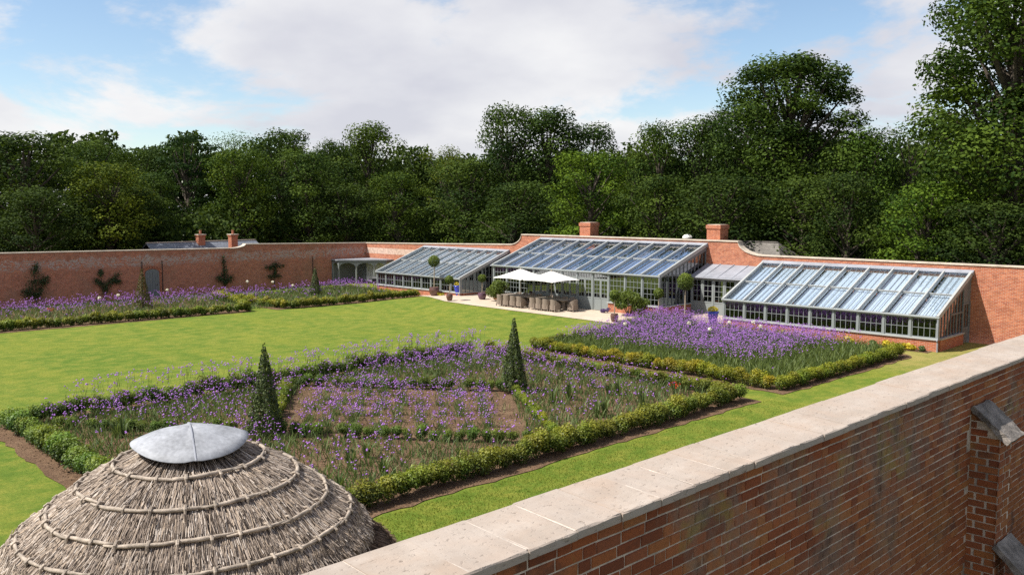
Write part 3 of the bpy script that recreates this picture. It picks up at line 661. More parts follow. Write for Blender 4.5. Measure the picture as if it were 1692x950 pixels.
def gable_house(name, label, loc, rotz, L, W, eave, ridge, roofmat, hip=0.0):
    t = thing(name, label, 'cottage', loc, rotz)
    MB().box(0, L, 0, W, -.2, eave).build('wall', M['brick_new'], t)
    o = .25; V = [(-o, -o, eave-.05), (L+o, -o, eave-.05), (L+o, W+o, eave-.05), (-o, W+o, eave-.05), (-o+hip, W/2, ridge), (L+o-hip, W/2, ridge)]
    V += [(x, y, z-.12) for x, y, z in V]
    rf = MB().add(V, [(0, 1, 5, 4), (1, 2, 5), (2, 3, 4, 5), (3, 0, 4), (6, 10, 11, 7), (7, 11, 8), (8, 11, 10, 9), (9, 10, 6), (0, 6, 7, 1), (1, 7, 8, 2), (2, 8, 9, 3), (3, 9, 6, 0)]).build('roof', roofmat, t)
    MB().beam((-o+hip, W/2, ridge-.02), (L+o-hip, W/2, ridge-.02), .22, .07).build('ridge_tiles', M['stone'] if hip == 0 else M['slate_old'], rf)
    return t
cot = gable_house('cottage', 'slate roofed cottage with two brick chimneys behind the shaded wall', (-75.4, 32.2, 0), R(90), 10, 4.6, 2.9, 4.25, M['slate'])
for (lx, ly) in ((4.6, 2.0), (6.95, .4)):
    c = chimney(cot, .62, .62, 2.6, 4.95, M['brick_new'], pots=1); c.location = (lx, ly, 0)
gable_house('cottage', 'old grey slate hipped roof peeping over the wall beside the curved ramp', (-36.4, 53.2, 0), 0, 7.6, 4.4, 3.4, 5.02, M['slate_old'], 1.6)

# ------------------------------------------------------------------ corner arbour and barbecue
t = thing('arbour', 'grey timber arbour with three arched openings in the far wall corner', 'arbour', (-72, 51.2, .12))
pts = [(.05, -3.9), (1.05, -3.9), (2.25, -2.75), (3.45, -1.55), (4.25, -.8), (4.25, -.05)]
for (a, b) in zip(pts, pts[1:]):
    MB().beam((a[0], a[1], 2.02), (b[0], b[1], 2.02), .12, .2).build('fascia', M['dgrey'], t)
for i, p in enumerate(pts[:-1]):
    MB().beam((p[0], p[1], -.2), (p[0], p[1], 2.04), .11, .11, (0, 1, 0), -.055).build('post', M['grey'], t)
for a, b in zip(pts[:-2], pts[1:-1]):
    a = Vector((a[0], a[1], 0)); b = Vector((b[0], b[1], 0)); dd = (b-a); l = dd.length; dd.normalize(); nn = Vector((-dd.y, dd.x, 0)); hw = l/2-.05; m = MB(); K = 10; V = []
    for k in range(K+1):
        s = -hw+2*hw*k/K; zz = 1.62+.38*math.sqrt(max(0, 1-(s/hw)**2))
        for off in (-.03, .03):
            c = a+dd*(l/2+s)+nn*off; V += [(c.x, c.y, min(zz, 2.0)), (c.x, c.y, 2.03)]
    F = []
    for k in range(K): b0 = k*4; F += [(b0, b0+4, b0+5, b0+1), (b0+2, b0+3, b0+7, b0+6), (b0, b0+2, b0+6, b0+4), (b0+1, b0+5, b0+7, b0+3)]
    m.add(V, F).build('arched_brace', M['grey'], t)
roof = [(.03, -4.1), (1.15, -4.1), (2.4, -2.85), (3.6, -1.65), (4.45, -.8), (4.45, -.03), (.03, -.03)]
MB().add([(x, y, 2.22) for x, y in roof]+[(x, y, 2.32) for x, y in roof], [tuple(range(7)), tuple(range(13, 6, -1))]+[(i, (i+1) % 7, (i+1) % 7+7, i+7) for i in range(7)]).build('roof', M['lead'], t)
MB().box(.012, .05, -4.0, -.05, -.1, 2.2).build('back_panel', M['dgrey'], t); MB().box(.06, 4.3, -.05, -.012, -.1, 2.2).build('back_panel', M['canvas'], t)  # dark side panel, near-white rear panel: shade and sunlight put into their colours
t = thing('barbecue', 'black barrel barbecue on legs beside the arbour and farthest greenhouse', 'barbecue', (-64.3, 47.0, .14), R(35))
MB().tube([(-.5, 0, .85), (.5, 0, .85)], .26, 14).build('barrel', M['black'], t); MB().box(-.85, -.5, -.22, .22, .84, .88).build('side_shelf', M['black'], t)
for x in (-.4, .4):
    for y in (-.2, .2): MB().beam((x, y*1.3, 0), (x, y, .8), .04, .04, (0, 1, 0)).build('leg', M['black'], t)
MB().tube([(.3, 0, 1.05), (.3, 0, 1.4)], .05, 8).build('flue', M['black'], t)

# ------------------------------------------------------------------ thatched hut
HC = (-10.46, 4.76)
PROF = [(.0, 4.66), (.3, 4.60), (.62, 4.47), (.85, 4.35), (.90, 4.335), (1.07, 4.255), (1.25, 4.125), (1.31, 4.095), (1.45, 4.00), (1.6, 3.865), (1.66, 3.825), (1.78, 3.745), (1.9, 3.625), (1.96, 3.585), (2.08, 3.48), (2.13, 3.38)]
def prof_at(s, prof):
    """point along a profile polyline at arclength fraction s -> r, z, slope dir"""
    d = np.array(prof); seg = np.linalg.norm(np.diff(d, axis=0), axis=1); cum = np.concatenate([[0], np.cumsum(seg)]); L = cum[-1]; s = np.clip(s, 0, 1)*L
    r = np.interp(s, cum, d[:, 0]); z = np.interp(s, cum, d[:, 1]); i = np.clip(np.searchsorted(cum, s)-1, 0, len(seg)-1); t = np.diff(d, axis=0)[i]/seg[i][:, None]
    return r, z, t, L
hut = thing('thatched_hut', 'round thatched hut roof with grey lead cap and hazel bands', 'hut', (HC[0], HC[1], 0))
def reeds(prof, n, lmin, lmax, wd, lift, name, parent, seed, smin=.0, mat='thatch'):
    r = np.random.default_rng(seed); s = np.sqrt(r.random(n))*(1-smin)+smin; a = r.random(n)*2*math.pi; rr, zz, t, L = prof_at(s, prof); ln = r.uniform(lmin, lmax, n)
    er = np.stack([np.cos(a), np.sin(a), 0*a], 1); et = np.stack([-np.sin(a), np.cos(a), 0*a], 1)
    d = er*t[:, :1]; d[:, 2] = t[:, 1]; nn = er*(-t[:, 1:2]); nn[:, 2] = t[:, 0]
    d = unit(d+et*r.normal(0, .07, (n, 1))+nn*r.normal(.02, .05, (n, 1))); sd = unit(np.cross(d, nn)); nn = np.cross(sd, d)
    P = er*rr[:, None]; P[:, 2] = zz; P = P+nn*(r.random((n, 1))*lift+.004); w = (wd*(.5+r.random(n)))[:, None]; l = ln[:, None]
    A = P-d*l/2; B = P+d*l/2; V = np.stack([A-sd*w/2, A+nn*w*.6, A+sd*w/2, B-sd*w/2, B+nn*w*.6, B+sd*w/2], 1).reshape(-1, 3); b = (np.arange(n)*6)[:, None]
    F = np.concatenate([b+np.array([[0, 3, 4, 1]]), b+np.array([[1, 4, 5, 2]])], 1).reshape(-1, 4)
    tone = np.clip(r.normal(.52, .34, n), 0, 1); o = link(name, fast(name, V, F, np.repeat(tone, 2)), M[mat], parent); o['kind'] = 'stuff'; return o
th = MB().lathe(PROF[:-1]+[(2.13, 3.40), (2.08, 3.30), (1.6, 3.42), (.3, 4.2)], 64).build('thatch', M['thatch_under'], hut)
reeds(PROF, 42000, .12, .40, .0078, .03, 'reeds', th, 3, .22)
# cut eave fringe
reeds([(2.06, 3.5), (2.15, 3.40), (2.11, 3.29), (2.0, 3.30)], 3500, .05, .12, .010, .02, 'eave_reeds', th, 5)
LOW = [(1.8, 3.30), (2.15, 3.17), (2.5, 3.0), (2.56, 2.92)]
lo = MB().lathe(LOW+[(2.46, 2.84), (1.75, 3.1)], 64).build('lower_thatch', M['thatch_under'], hut)
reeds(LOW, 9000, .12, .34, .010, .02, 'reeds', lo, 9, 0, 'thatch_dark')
MB().lathe([(1.8, -.1), (1.8, 3.3)], 40).build('wall', M['wood'], hut)
for k in range(12):
    a = 2*math.pi*k/12; MB().tube([(2.2*math.cos(a), 2.2*math.sin(a), -.1), (2.2*math.cos(a), 2.2*math.sin(a), 3.0)], .08, 8).build('post', M['wood'], hut)
def ring_rods(s, seed):
    r = random.Random(seed); rr, zz, t, L = prof_at(np.array([s]), PROF); rr = float(rr[0]); zz = float(zz[0]); nseg = max(7, int(2*math.pi*rr/.62)); a0 = r.random()
    t = np.array([[.8, -.6]]); nv = Vector((.6, 0, .8))
    for k in range(nseg):
        a = a0+2*math.pi*k/nseg; b = a+2*math.pi/nseg*1.22; pts = []; ds = r.uniform(-.02, .02); sl = r.uniform(-.03, .03)
        for i in range(7):
            f = i/6; th_ = a+(b-a)*f; off = .052+.014*math.sin(f*math.pi)+.012*(i in (0, 6)); jit = (ds+sl*(f-.5))+r.uniform(-.006, .006)
            R_ = rr+nv.x*off+t[0][0]*jit; Z_ = zz+nv.z*off+t[0][1]*jit; pts.append((R_*math.cos(th_), R_*math.sin(th_), Z_))
        MB().tube(pts, [.011, .019, .024, .025, .023, .019, .010], 6).build('hazel_rod', M['hazel'], th, smooth=True)
        # twisted spar and split ends pinning the rod
        for q in (0.18, .62):
            th_ = a+(b-a)*q; e = Vector((math.cos(th_), math.sin(th_), 0)); tn = Vector((-e.y, e.x, 0)); up = e*nv.x+Vector((0, 0, nv.z)); dn = e*t[0][0]+Vector((0, 0, t[0][1])); c = e*(rr)+Vector((0, 0, zz))
            m = MB(); m.tube([c-dn*.06+up*.03, c-dn*.02+up*.085, c+dn*.03+up*.085, c+dn*.07+up*.03], [.013, .019, .019, .012], 5)
            if r.random() < .55: m.tube([c+up*.07, c+up*.085+tn*r.uniform(-.07, .07)+dn*r.uniform(-.06, .03)], [.015, .006], 5)
            m.build('spar', M['hazel'], th)
_d = np.array(PROF); _c = np.concatenate([[0], np.cumsum(np.linalg.norm(np.diff(_d, axis=0), axis=1))])
for i, k in enumerate((3, 6, 9, 12)): ring_rods(_c[k]/_c[-1], 20+i)
# lead cap: shallow two-piece dish folded over the apex
V = []; F = []; NA = 48; NR = 7
fold = math.atan2(-HC[1], -HC[0])+R(4)
for i in range(NR+1):
    q = i/NR
    for k in range(NA):
        a = 2*math.pi*k/NA; c2 = math.cos(2*(a-fold)); rr = .72*q*(1+.04*c2)
        z = 4.80-.21*q**1.8-.05*q*q*c2+.006*math.sin(5*a+3*q)+(.012 if abs(math.sin(a-fold)) < .06 else 0)
        V.append((rr*math.cos(a), rr*math.sin(a), z))
for i in range(NR):
    for k in range(NA): F.append((i*NA+k, i*NA+(k+1) % NA, (i+1)*NA+(k+1) % NA, (i+1)*NA+k))
nb_ = len(V)
for k in range(NA): x, y, z = V[NR*NA+k]; V.append((x*1.0, y*1.0, z-.009))
for k in range(NA): F.append((NR*NA+k, NR*NA+(k+1) % NA, nb_+(k+1) % NA, nb_+k))
cap = MB().add(V, F).build('lead_cap', M['leadcap'], hut, smooth=True)
sv = []
for i in range(-NR, NR+1):
    q = i/NR; a = fold if q >= 0 else fold+math.pi; q = abs(q); sv.append((.725*q*1.04*math.cos(a), .725*q*1.04*math.sin(a), 4.808-.21*q**1.8-.05*q*q))
MB().tube(sv, .012, 6).build('lead_seam', M['lead'], cap)

# ------------------------------------------------------------------ terrace furniture
def chair_proto():
    t = thing('wicker_chair', '', 'chair'); H_ = .80
    MB().box(-.25, .25, -.27, .24, .14, .43).build('seat', M['wicker'], t)
    V = []; n = 14
    for i in range(n+1):
        a = math.pi*(-.08+1.16*i/n); cx_, cy_ = .31*math.cos(a), .33*math.sin(a); top_ = .62+.20*max(0, math.sin(a))**.8; fl = 1.0+.10*max(0, math.sin(a))
        for r_, z in ((.97, .10), (.97*fl, top_), (.86*fl, top_), (.86, .10)): V.append((cx_*r_, cy_*r_-.03, z))
    F = []
    for i in range(n):
        b = i*4
        for q in range(4): F.append((b+q, b+4+q, b+4+(q+1) % 4, b+(q+1) % 4))
    F += [(0, 1, 2, 3), tuple(len(V)-4+q for q in (3, 2, 1, 0))]
    MB().add(V, F).build('backrest', M['wicker'], t)
    MB().box(-.24, .24, -.28, .2, .43, .49).build('cushion', M['wood'], t)
    for x in (-.25, .25):
        for y in (-.25, .24): MB().beam((x, y, 0), (x, y, .15), .05, .05, (0, 1, 0), -.025).build('leg', M['wood'], t)
    return t
proto = chair_proto(); TZ = .46; used = [False]
def chair(x, y, rz, label, group=None):
    o = proto if not used[0] else copy_tree(proto); used[0] = True
    o.location = (x, y, gz(x, y)+.035); o.rotation_euler = (0, 0, rz); o['label'] = label
    if group: o['group'] = group
nx = [-45.0, -44.35, -43.7, -43.05, -41.85, -41.2, -40.55, -39.9]; ordw = ['first', 'second', 'third', 'fourth', 'fifth', 'sixth', 'seventh', 'eighth']
for k, x in enumerate(nx):
    chair(x+random.uniform(-.03, .03), 43.55+random.uniform(-.04, .04), math.pi+random.uniform(-.08, .08), 'wicker chair with its back to the lawn, %s from the leafy shrub end' % ordw[k], 'wicker chairs around the terrace table')
for k, x in enumerate(nx):
    chair(x+random.uniform(-.03, .03), 45.15+random.uniform(-.04, .04), random.uniform(-.08, .08), 'wicker chair on the greenhouse side of the table, %s from the leafy shrub end' % ordw[k], 'wicker chairs around the terrace table')
chair(-39.0, 44.4, -math.pi/2, 'wicker chair at the open end of the long table', 'wicker chairs around the terrace table')
for x0, x1, lab in ((-45.4, -42.42, 'long weathered dining table half nearest the leafy shrub'), (-42.4, -39.35, 'long weathered dining table half with its trestle end showing')):
    t = thing('dining_table', lab, 'table', ((x0+x1)/2, 44.35, TZ-.01)); hl = (x1-x0)/2
    m = MB()
    for k in range(5): m.box(-hl, hl, -.48+k*.194, -.48+k*.194+.188, .72, .765)
    m.build('table_top', M['wood'], t)
    for s in (-1, 1):
        x = s*(hl-.45); MB().prism([(-.36, 0), (.36, 0), (.30, .10), (.10, .16), (.08, .55), (.26, .64), (.34, .72), (-.34, .72), (-.26, .64), (-.08, .55), (-.10, .16), (-.30, .10)], x-.05, x+.05, 'x').build('trestle_leg', M['wood'], t)
    MB().box(-hl+.5, hl-.5, -.04, .04, .28, .36).build('stretcher', M['wood'], t)
for x, lab in ((-43.86, 'white square parasol nearest the leafy shrub over the table'), (-40.92, 'white square parasol over the trestle end of the table')):
    t = thing('parasol', lab, 'parasol', (x, 44.35, TZ-.01)); z1 = 2.64; zr_ = 2.02; a = 1.36
    MB().tube([(0, 0, .0), (0, 0, z1)], .03, 10).build('pole', M['stemwood'], t); MB().lathe([(.28, 0), (.28, .06), (.06, .12), (.05, .4)], 16).build('base', M['black'], t)
    V = []; F = []; n = 8
    ring = []
    for i in range(4):
        p, q = [(-a, -a), (a, -a), (a, a), (-a, a)][i], [(-a, -a), (a, -a), (a, a), (-a, a)][(i+1) % 4]
        for k in range(n): f = k/n; sag = .06*math.sin(f*math.pi); ring.append((p[0]+(q[0]-p[0])*f, p[1]+(q[1]-p[1])*f, sag*.9))
    m_ = len(ring)
    for lvl in (0.06, .35, .7, 1.0):
        for rx, ry, sg in ring: V.append((rx*lvl, ry*lvl, zr_+(z1-zr_)*(1-lvl)-.05*math.sin(lvl*math.pi)*.8+sg*lvl*lvl))
    for rx, ry, sg in ring: V.append((rx, ry, zr_+sg-.10*0-.04))
    for l in range(4):
        for k in range(m_): F.append((l*m_+k, l*m_+(k+1) % m_, (l+1)*m_+(k+1) % m_, (l+1)*m_+k))
    F.append(tuple(range(m_)))
    MB().add(V, F).build('canopy', M['canvas'], t)
    MB().lathe([(.05, 0), (.03, .06), (.0, .09)], 10).build('finial', M['stemwood'], t, loc=(0, 0, z1-.02))
    for i in range(8):
        an = i*math.pi/4; rr = a*(1.414 if i % 2 else 1)*.97; MB().tube([(0, 0, z1-.1), (rr*math.cos(an), rr*math.sin(an), zr_+.0)], .012, 5).build('rib', M['stemwood'], t)

# ------------------------------------------------------------------ leafy things
def leafmesh(name, P, N, size, aspect=.55, tilt=.6, r=None, vbias=None):
    r = r or rng; V, F = leaves(P, N, size, aspect, tilt, r); v = r.random(len(P)) if vbias is None else np.clip(vbias+r.normal(0, .22, len(P)), 0, 1); return fast(name, V, F, v)
def pot(parent, prof, mat, name='pot'):
    p = MB().lathe(prof+[(prof[-1][0]-.05, prof[-1][1]), (prof[-1][0]-.06, prof[-1][1]-.08)], 24).build(name, mat, parent, smooth=True)
    return p
def lollipop(x, y, label, zp, zb0, zb1, pr, br, mat):
    z0 = gz(x, y)+.034; t = thing('bay_tree', label, 'potted tree', (x, y, z0)); h = zp
    pot(t, [(pr*.62, 0), (pr*.85, h*.25), (pr, h*.6), (pr*.95, h*.85), (pr*.86, h*.93), (pr*.92, h)], mat)
    MB().tube([(0, 0, h*.7), (.01, 0, (h+zb0)/2), (0, .01, (zb0+zb1)/2)], [.035, .03, .025] if br < .4 else [.05, .04, .03], 8).build('trunk', M['stemwood'], t)
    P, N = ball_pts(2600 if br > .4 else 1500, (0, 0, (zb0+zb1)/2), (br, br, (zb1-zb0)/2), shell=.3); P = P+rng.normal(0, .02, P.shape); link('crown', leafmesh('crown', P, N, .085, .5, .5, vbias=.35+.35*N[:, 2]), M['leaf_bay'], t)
lollipop(-54.4, 45.2, 'tall lollipop bay tree in wide brown pot before the farthest greenhouse', .68, 2.28, 3.22, .42, .48, M['terracotta'])
lollipop(-50.1, 43.1, 'small lollipop bay tree in brown pot at the lawn corner of the terrace', .5, 1.27, 1.88, .25, .31, M['terracotta'])
lollipop(-48.9, 45.3, 'small lollipop bay tree in squat purple pot beside the leafy shrub', .5, 1.3, 1.88, .33, .31, M['purplepot'])
lollipop(-34.0, 42.55, 'small lollipop bay tree in brown pot standing alone at the terrace edge', .5, 1.33, 1.96, .25, .31, M['terracotta'])
lollipop(-32.7, 45.3, 'small lollipop bay tree in brown pot against the central greenhouse corner', .48, 1.27, 1.9, .27, .31, M['terracotta'])
lollipop(-30.4, 44.8, 'tall lollipop bay tree in wide pot among purple flowers near the glazed link', .58, 2.0, 3.05, .43, .49, M['terracotta'])
for x, y, lab in ((-52.4, 46.0, 'blue glazed pot of yellow flowers by the farthest greenhouse corner'), (-29.4, 46.3, 'blue glazed pot of yellow flowers in front of the glazed link doors')):
    z0 = gz(x, y)+.034; t = thing('flower_pot', lab, 'flower pot', (x, y, z0)); pot(t, [(.2, 0), (.27, .3), (.32, .6), (.33, .68), (.37, .70), (.37, .77)], M['bluepot'])
    P, N = ball_pts(500, (0, 0, .86), (.32, .32, .24), zmin=-.3); link('yellow_flowers', leafmesh('yellow_flowers', P, N, .09, .6), M['leaf_yellow'], t)
def shrub(name, label, cat, x, y, rx, ry, h, n, mat, size=.1, lobes=14, tint=(1, 1, 1, 1), z0=None, seed=1, stem=True):
    r = np.random.default_rng(seed); z0 = gz(x, y) if z0 is None else z0; t = thing(name, label, cat, (x, y, z0)); PP = []; NN = []
    for k in range(lobes):
        d = r.normal(0, 1, 3); d /= np.linalg.norm(d); q = r.uniform(.35, .72); c = np.array([d[0]*rx*q, d[1]*ry*q, h*(.43+.40*d[2]*q*1.2)]); P, N = ball_pts(n//lobes, c, np.array([rx, ry, h*.5])*r.uniform(.32, .48), r, .5); PP.append(P); NN.append(N)
    P = np.concatenate(PP); N = np.concatenate(NN); k = P[:, 2] > .02; P = P[k]; N = N[k]
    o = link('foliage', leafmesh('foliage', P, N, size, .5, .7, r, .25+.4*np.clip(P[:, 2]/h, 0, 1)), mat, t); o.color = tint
    if stem:
        m = MB()
        for k in range(5): a = k*1.256; m.tube([(0, 0, -.02), (rx*.3*math.cos(a), ry*.3*math.sin(a), h*.35), (rx*.55*math.cos(a), ry*.55*math.sin(a), h*.65)], [.04, .025, .01], 5)
        m.build('stems', M['bark'], t)
    return t
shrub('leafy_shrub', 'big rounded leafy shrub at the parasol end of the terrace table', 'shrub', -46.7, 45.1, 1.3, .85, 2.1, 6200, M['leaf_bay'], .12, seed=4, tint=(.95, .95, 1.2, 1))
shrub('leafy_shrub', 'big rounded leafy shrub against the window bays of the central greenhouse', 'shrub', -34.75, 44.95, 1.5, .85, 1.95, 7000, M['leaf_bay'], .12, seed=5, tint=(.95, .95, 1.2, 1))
for x, y, r_, lab, s in ((-37.0, 45.35, .42, 'lavender clump at the plinth end beside the grey doors', 1), (-33.35, 45.05, .5, 'lavender clump between the big shrub and the brown pot', 2)):
    shrub('lavender', lab, 'lavender', x, y, r_, r_*.8, .5, 1400, M['petal_lav'], .06, 8, seed=s, stem=False)
n = 0
for k, x in enumerate((-62.2, -61.2, -60.2, -59.1, -58.1, -57.0, -53.9)):
    shrub('hosta', 'yellow leafed clump at the farthest greenhouse plinth, %s from the arbour' % ordw[k], 'plant', x, 45.75-.05*k, .36, .3, .36, 240, M['leaf_yellow'], .17, 6, seed=30+k, stem=False, tint=(.85, .9, .8, 1))
for k, x in enumerate((-28.2, -27.1, -25.9, -24.7, -23.5, -22.2, -20.9, -18.9, -17.6)):
    shrub('hosta', 'yellow leafed clump at the near greenhouse plinth, %s from the glazed link' % (ordw+['ninth'])[k], 'plant', x, 46.2, .36 if k < 7 else .44, .3, .42, 300, M['leaf_yellow'], .17, 6, seed=50+k, stem=False)
for x, lab in ((-19.6, 'low green clump between yellow clumps at the near greenhouse plinth'), (-18.2, 'small green clump beside the last yellow clump at the plinth'), (-17.0, 'low mauve clump by the downpipe of the near greenhouse')):
    shrub('low_plant', lab, 'plant', x, 46.25, .35, .28, .35, 500, M['leaf_bed'] if 'green' in lab else M['petal_lav'], .08, 6, seed=int(-x*10), stem=False)
# wall shrubs trained flat on the shaded wall
def wall_shrub(y, z0, z1, wd, label, arms, seed):
    r = np.random.default_rng(seed); t = thing('wall_shrub', label, 'wall shrub', (-71.9, y, 0)); PP = []; NN = []; m = MB(); m.tube([(.08, 0, -.05), (.08, 0, z0+.2)], [.05, .03], 6)
    for (a, b, c, d, q) in arms:
        n = 170
        for f in np.linspace(0, 1, 5):
            P, N = ball_pts(n//3, (.18, a+(c-a)*f, b+(d-b)*f), (.22, q*1.35, q*1.35), r, 1.0); PP.append(P); NN.append(N)
        m.tube([(.1, 0, z0), (.1, a, b), (.1, c, d)], .02, 5)
    m.build('stems', M['bark'], t); link('foliage', leafmesh('foliage', np.concatenate(PP), np.concatenate(NN), .12, .5, .7, r), M['leaf_wall'], t)
wall_shrub(21.2, .5, 3.2, 1, 'bushy dark wall shrub trained on the shaded wall, largest of four', [(-.5, 1.3, .4, 1.3, .5), (-.3, 1.9, .4, 1.9, .48), (-.1, 2.6, .1, 3.0, .3), (.5, 1.7, .75, 2.1, .3), (-.7, 1.1, -.5, 1.0, .35), (-.2, .9, .3, .9, .4)], 1)
wall_shrub(26.2, .5, 2.5, 1, 'forked dark wall shrub trained on the shaded wall in a vee', [(0, .9, .05, 1.3, .36), (-.7, 1.7, -.2, 1.4, .24), (.3, 1.5, 1.0, 2.1, .24), (.6, 1.6, 1.1, 1.5, .2), (-.35, 2.1, -.3, 2.4, .18)], 2)
wall_shrub(36.2, .5, 3.2, 1, 'tall narrow wall shrub on the shaded wall past the arched door', [(0, 2.0, -.1, 3.1, .2), (0, 1.4, 0, 1.9, .26), (-.6, 1.35, -.2, 1.15, .26), (.3, 1.1, .6, 1.3, .3), (0, .85, .1, 1.0, .2)], 3)
wall_shrub(41.0, .5, 2.5, 1, 'tiered dark wall shrub nearest the grey corner arbour', [(-.9, 2.0, .9, 2.1, .2), (-.5, 1.9, .2, 2.25, .22), (-.6, 1.15, .5, 1.2, .22), (0, 1.3, .05, 1.8, .16)], 4)
# clipped cones
def cone_tree(x, y, h, rb, label, n, seed, tint=(1, 1, 1, 1)):
    r = np.random.default_rng(seed); t = thing('topiary_cone', label, 'topiary', (x, y, gz(x, y))); u = 1-np.sqrt(r.random(n)*.98+.0); a = r.random(n)*6.2832; z = .12+u*(h-.12); rad = rb*.92*(1-u)**1.0*(1+.10*np.sin(3*a+4*u)+.08*np.sin(7*a+11*u))*(1-.35*r.random(n)**2)+.03
    P = np.stack([rad*np.cos(a), rad*np.sin(a), z], 1); N = np.stack([np.cos(a), np.sin(a), .35+0*a], 1)
    o = link('foliage', leafmesh('foliage', P, N, .085, .55, .6, r), M['leaf_cone'], t); o.color = tint; MB().tube([(0, 0, -.02), (0, 0, h*.9)], [.07, .015], 8).build('trunk', M['bark'], t)
cone_tree(-25.77, 14.28, 3.1, .62, 'clipped green cone nearest the thatched hut in the purple bed', 5200, 1)
cone_tree(-25.0, 24.9, 3.1, .56, 'slender clipped cone in the near bed pointing at the parasols', 5200, 2)
cone_tree(-63.5, 40.0, 2.5, .55, 'clipped cone in the far bed before the arbour', 2600, 3)
cone_tree(-64.9, 26.3, 3.0, .72, 'browned clipped cone in front of the arched door', 2800, 4, (1.5, .95, .8, 1))

# ------------------------------------------------------------------ box hedges: each run a thing, each plant a part
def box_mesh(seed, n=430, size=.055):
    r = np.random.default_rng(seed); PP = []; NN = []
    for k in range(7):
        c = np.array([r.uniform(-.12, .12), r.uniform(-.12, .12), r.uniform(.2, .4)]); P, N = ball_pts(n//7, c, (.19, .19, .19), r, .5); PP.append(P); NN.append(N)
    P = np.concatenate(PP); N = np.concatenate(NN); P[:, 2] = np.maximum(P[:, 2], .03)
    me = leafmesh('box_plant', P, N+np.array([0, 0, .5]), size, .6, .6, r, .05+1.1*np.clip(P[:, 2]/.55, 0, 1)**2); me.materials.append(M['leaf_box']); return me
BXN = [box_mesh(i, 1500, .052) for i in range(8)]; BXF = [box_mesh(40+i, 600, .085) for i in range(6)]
def hedge(label, pts, spacing=.36, size=1.0, far=False, gap=0.0, tint=(1, 1, 1), hs=1.0):
    t = thing('box_hedge', label, 'hedge', (pts[0][0], pts[0][1], 0)); ox, oy = pts[0]
    for (x0, y0), (x1, y1) in zip(pts, pts[1:]):
        L = math.hypot(x1-x0, y1-y0); n = max(1, int(L/spacing))
        for i in range(n+1):
            if random.random() < gap: continue
            f = i/n; x = x0+(x1-x0)*f+random.uniform(-.05, .05); y = y0+(y1-y0)*f+random.uniform(-.05, .05); s = size*random.uniform(.95, 1.3)
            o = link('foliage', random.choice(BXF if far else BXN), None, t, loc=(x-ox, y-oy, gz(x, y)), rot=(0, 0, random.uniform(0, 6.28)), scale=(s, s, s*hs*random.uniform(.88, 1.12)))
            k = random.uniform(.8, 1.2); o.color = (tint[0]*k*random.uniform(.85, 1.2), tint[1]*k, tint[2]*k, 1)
hedge('box hedge along the near wall side of the big purple bed', [(-17.85, 8.4), (-17.85, 29.9)], .36, 1.12)
hedge('box hedge edging the near bed beside the bare soil strip by the hut', [(-32.8, 8.75), (-18.2, 8.45)], .36, 1.15, tint=(.75, .95, 1.1))
hedge('shaggy dark box hedge between the near bed and the open lawn', [(-33.0, 9.2), (-33.1, 29.6)], .38, 1.15, tint=(.6, .75, .8))
hedge('box hedge closing the near bed towards the greenhouse side bed', [(-32.3, 30.4), (-18.6, 30.3)], .42, .95, tint=(.9, .9, .9))
hedge('dotted low box row slanting from hut side cone to wall hedge', [(-31.6, 9.8), (-25.9, 14.4), (-18.9, 20.0)], .42, .72, gap=.10, tint=(.65, .85, .9))
hedge('low box row slanting between lawn hedge and hut side cone', [(-32.3, 19.0), (-26.2, 14.7)], .40, .8, tint=(.85, .95, .8))
hedge('low box row slanting from lawn hedge to the slender cone', [(-32.2, 19.4), (-25.5, 24.6)], .40, .78, gap=.06, tint=(.6, .75, .8))
hedge('bright low box row between slender cone and wall hedge', [(-24.6, 24.6), (-18.3, 20.3)], .36, .62, tint=(1.25, 1.25, 1.0))
hedge('golden box hedge on the path side of the dense purple bed', [(-32.0, 33.4), (-18.0, 32.75)], .36, 1.0, tint=(1.45, 1.15, .7))
hedge('box hedge on the wall side of the dense purple bed', [(-17.6, 32.9), (-17.3, 44.0)], .34, .98, tint=(1.1, 1.1, .8))
hedge('dark box hedge on the lawn side of the dense purple bed', [(-32.2, 33.6), (-32.0, 44.2)], .42, .9, tint=(.75, .85, .9))
hedge('box hedge across the lawn in front of the arched door', [(-59.4, 9.5), (-57.9, 30.8)], .42, 1.1, far=True, tint=(1.05, 1.05, .8))
hedge('box hedge end turning back towards the arched door', [(-58.2, 31.0), (-69.0, 34.6)], .46, 1.0, far=True, tint=(1.15, 1.1, .8))
hedge('yellowish box hedge edge of the arbour bed facing the path gap', [(-67.6, 33.3), (-57.6, 33.5)], .44, 1.05, far=True, tint=(1.35, 1.2, .7))
hedge('box hedge of the arbour bed facing the open lawn', [(-57.4, 33.8), (-56.2, 44.8)], .42, 1.08, far=True, tint=(1.2, 1.1, .75))

# ------------------------------------------------------------------ flowers and bed planting
OCT = np.array([(1, 0, 0), (0, 1, 0), (-1, 0, 0), (0, -1, 0), (0, 0, .75), (0, 0, -.3)], dtype=float); OF = np.array([(0, 1, 4), (1, 2, 4), (2, 3, 4), (3, 0, 4), (1, 0, 5), (2, 1, 5), (3, 2, 5), (0, 3, 5)])
def heads(P, s, r):
    n = len(P); a = r.random(n)*6.28; c, q = np.cos(a), np.sin(a); V = OCT[None]*(s*(.6+.8*r.random(n)))[:, None, None]
    x = V[..., 0]*c[:, None]-V[..., 1]*q[:, None]; y = V[..., 0]*q[:, None]+V[..., 1]*c[:, None]; V = np.stack([x, y, V[..., 2]], -1)+P[:, None]
    return V.reshape(-1, 3), (OF[None]+(np.arange(n)*6)[:, None, None]).reshape(-1, 3), np.repeat(np.clip(r.normal(.5, .3, n), 0, 1), 8)
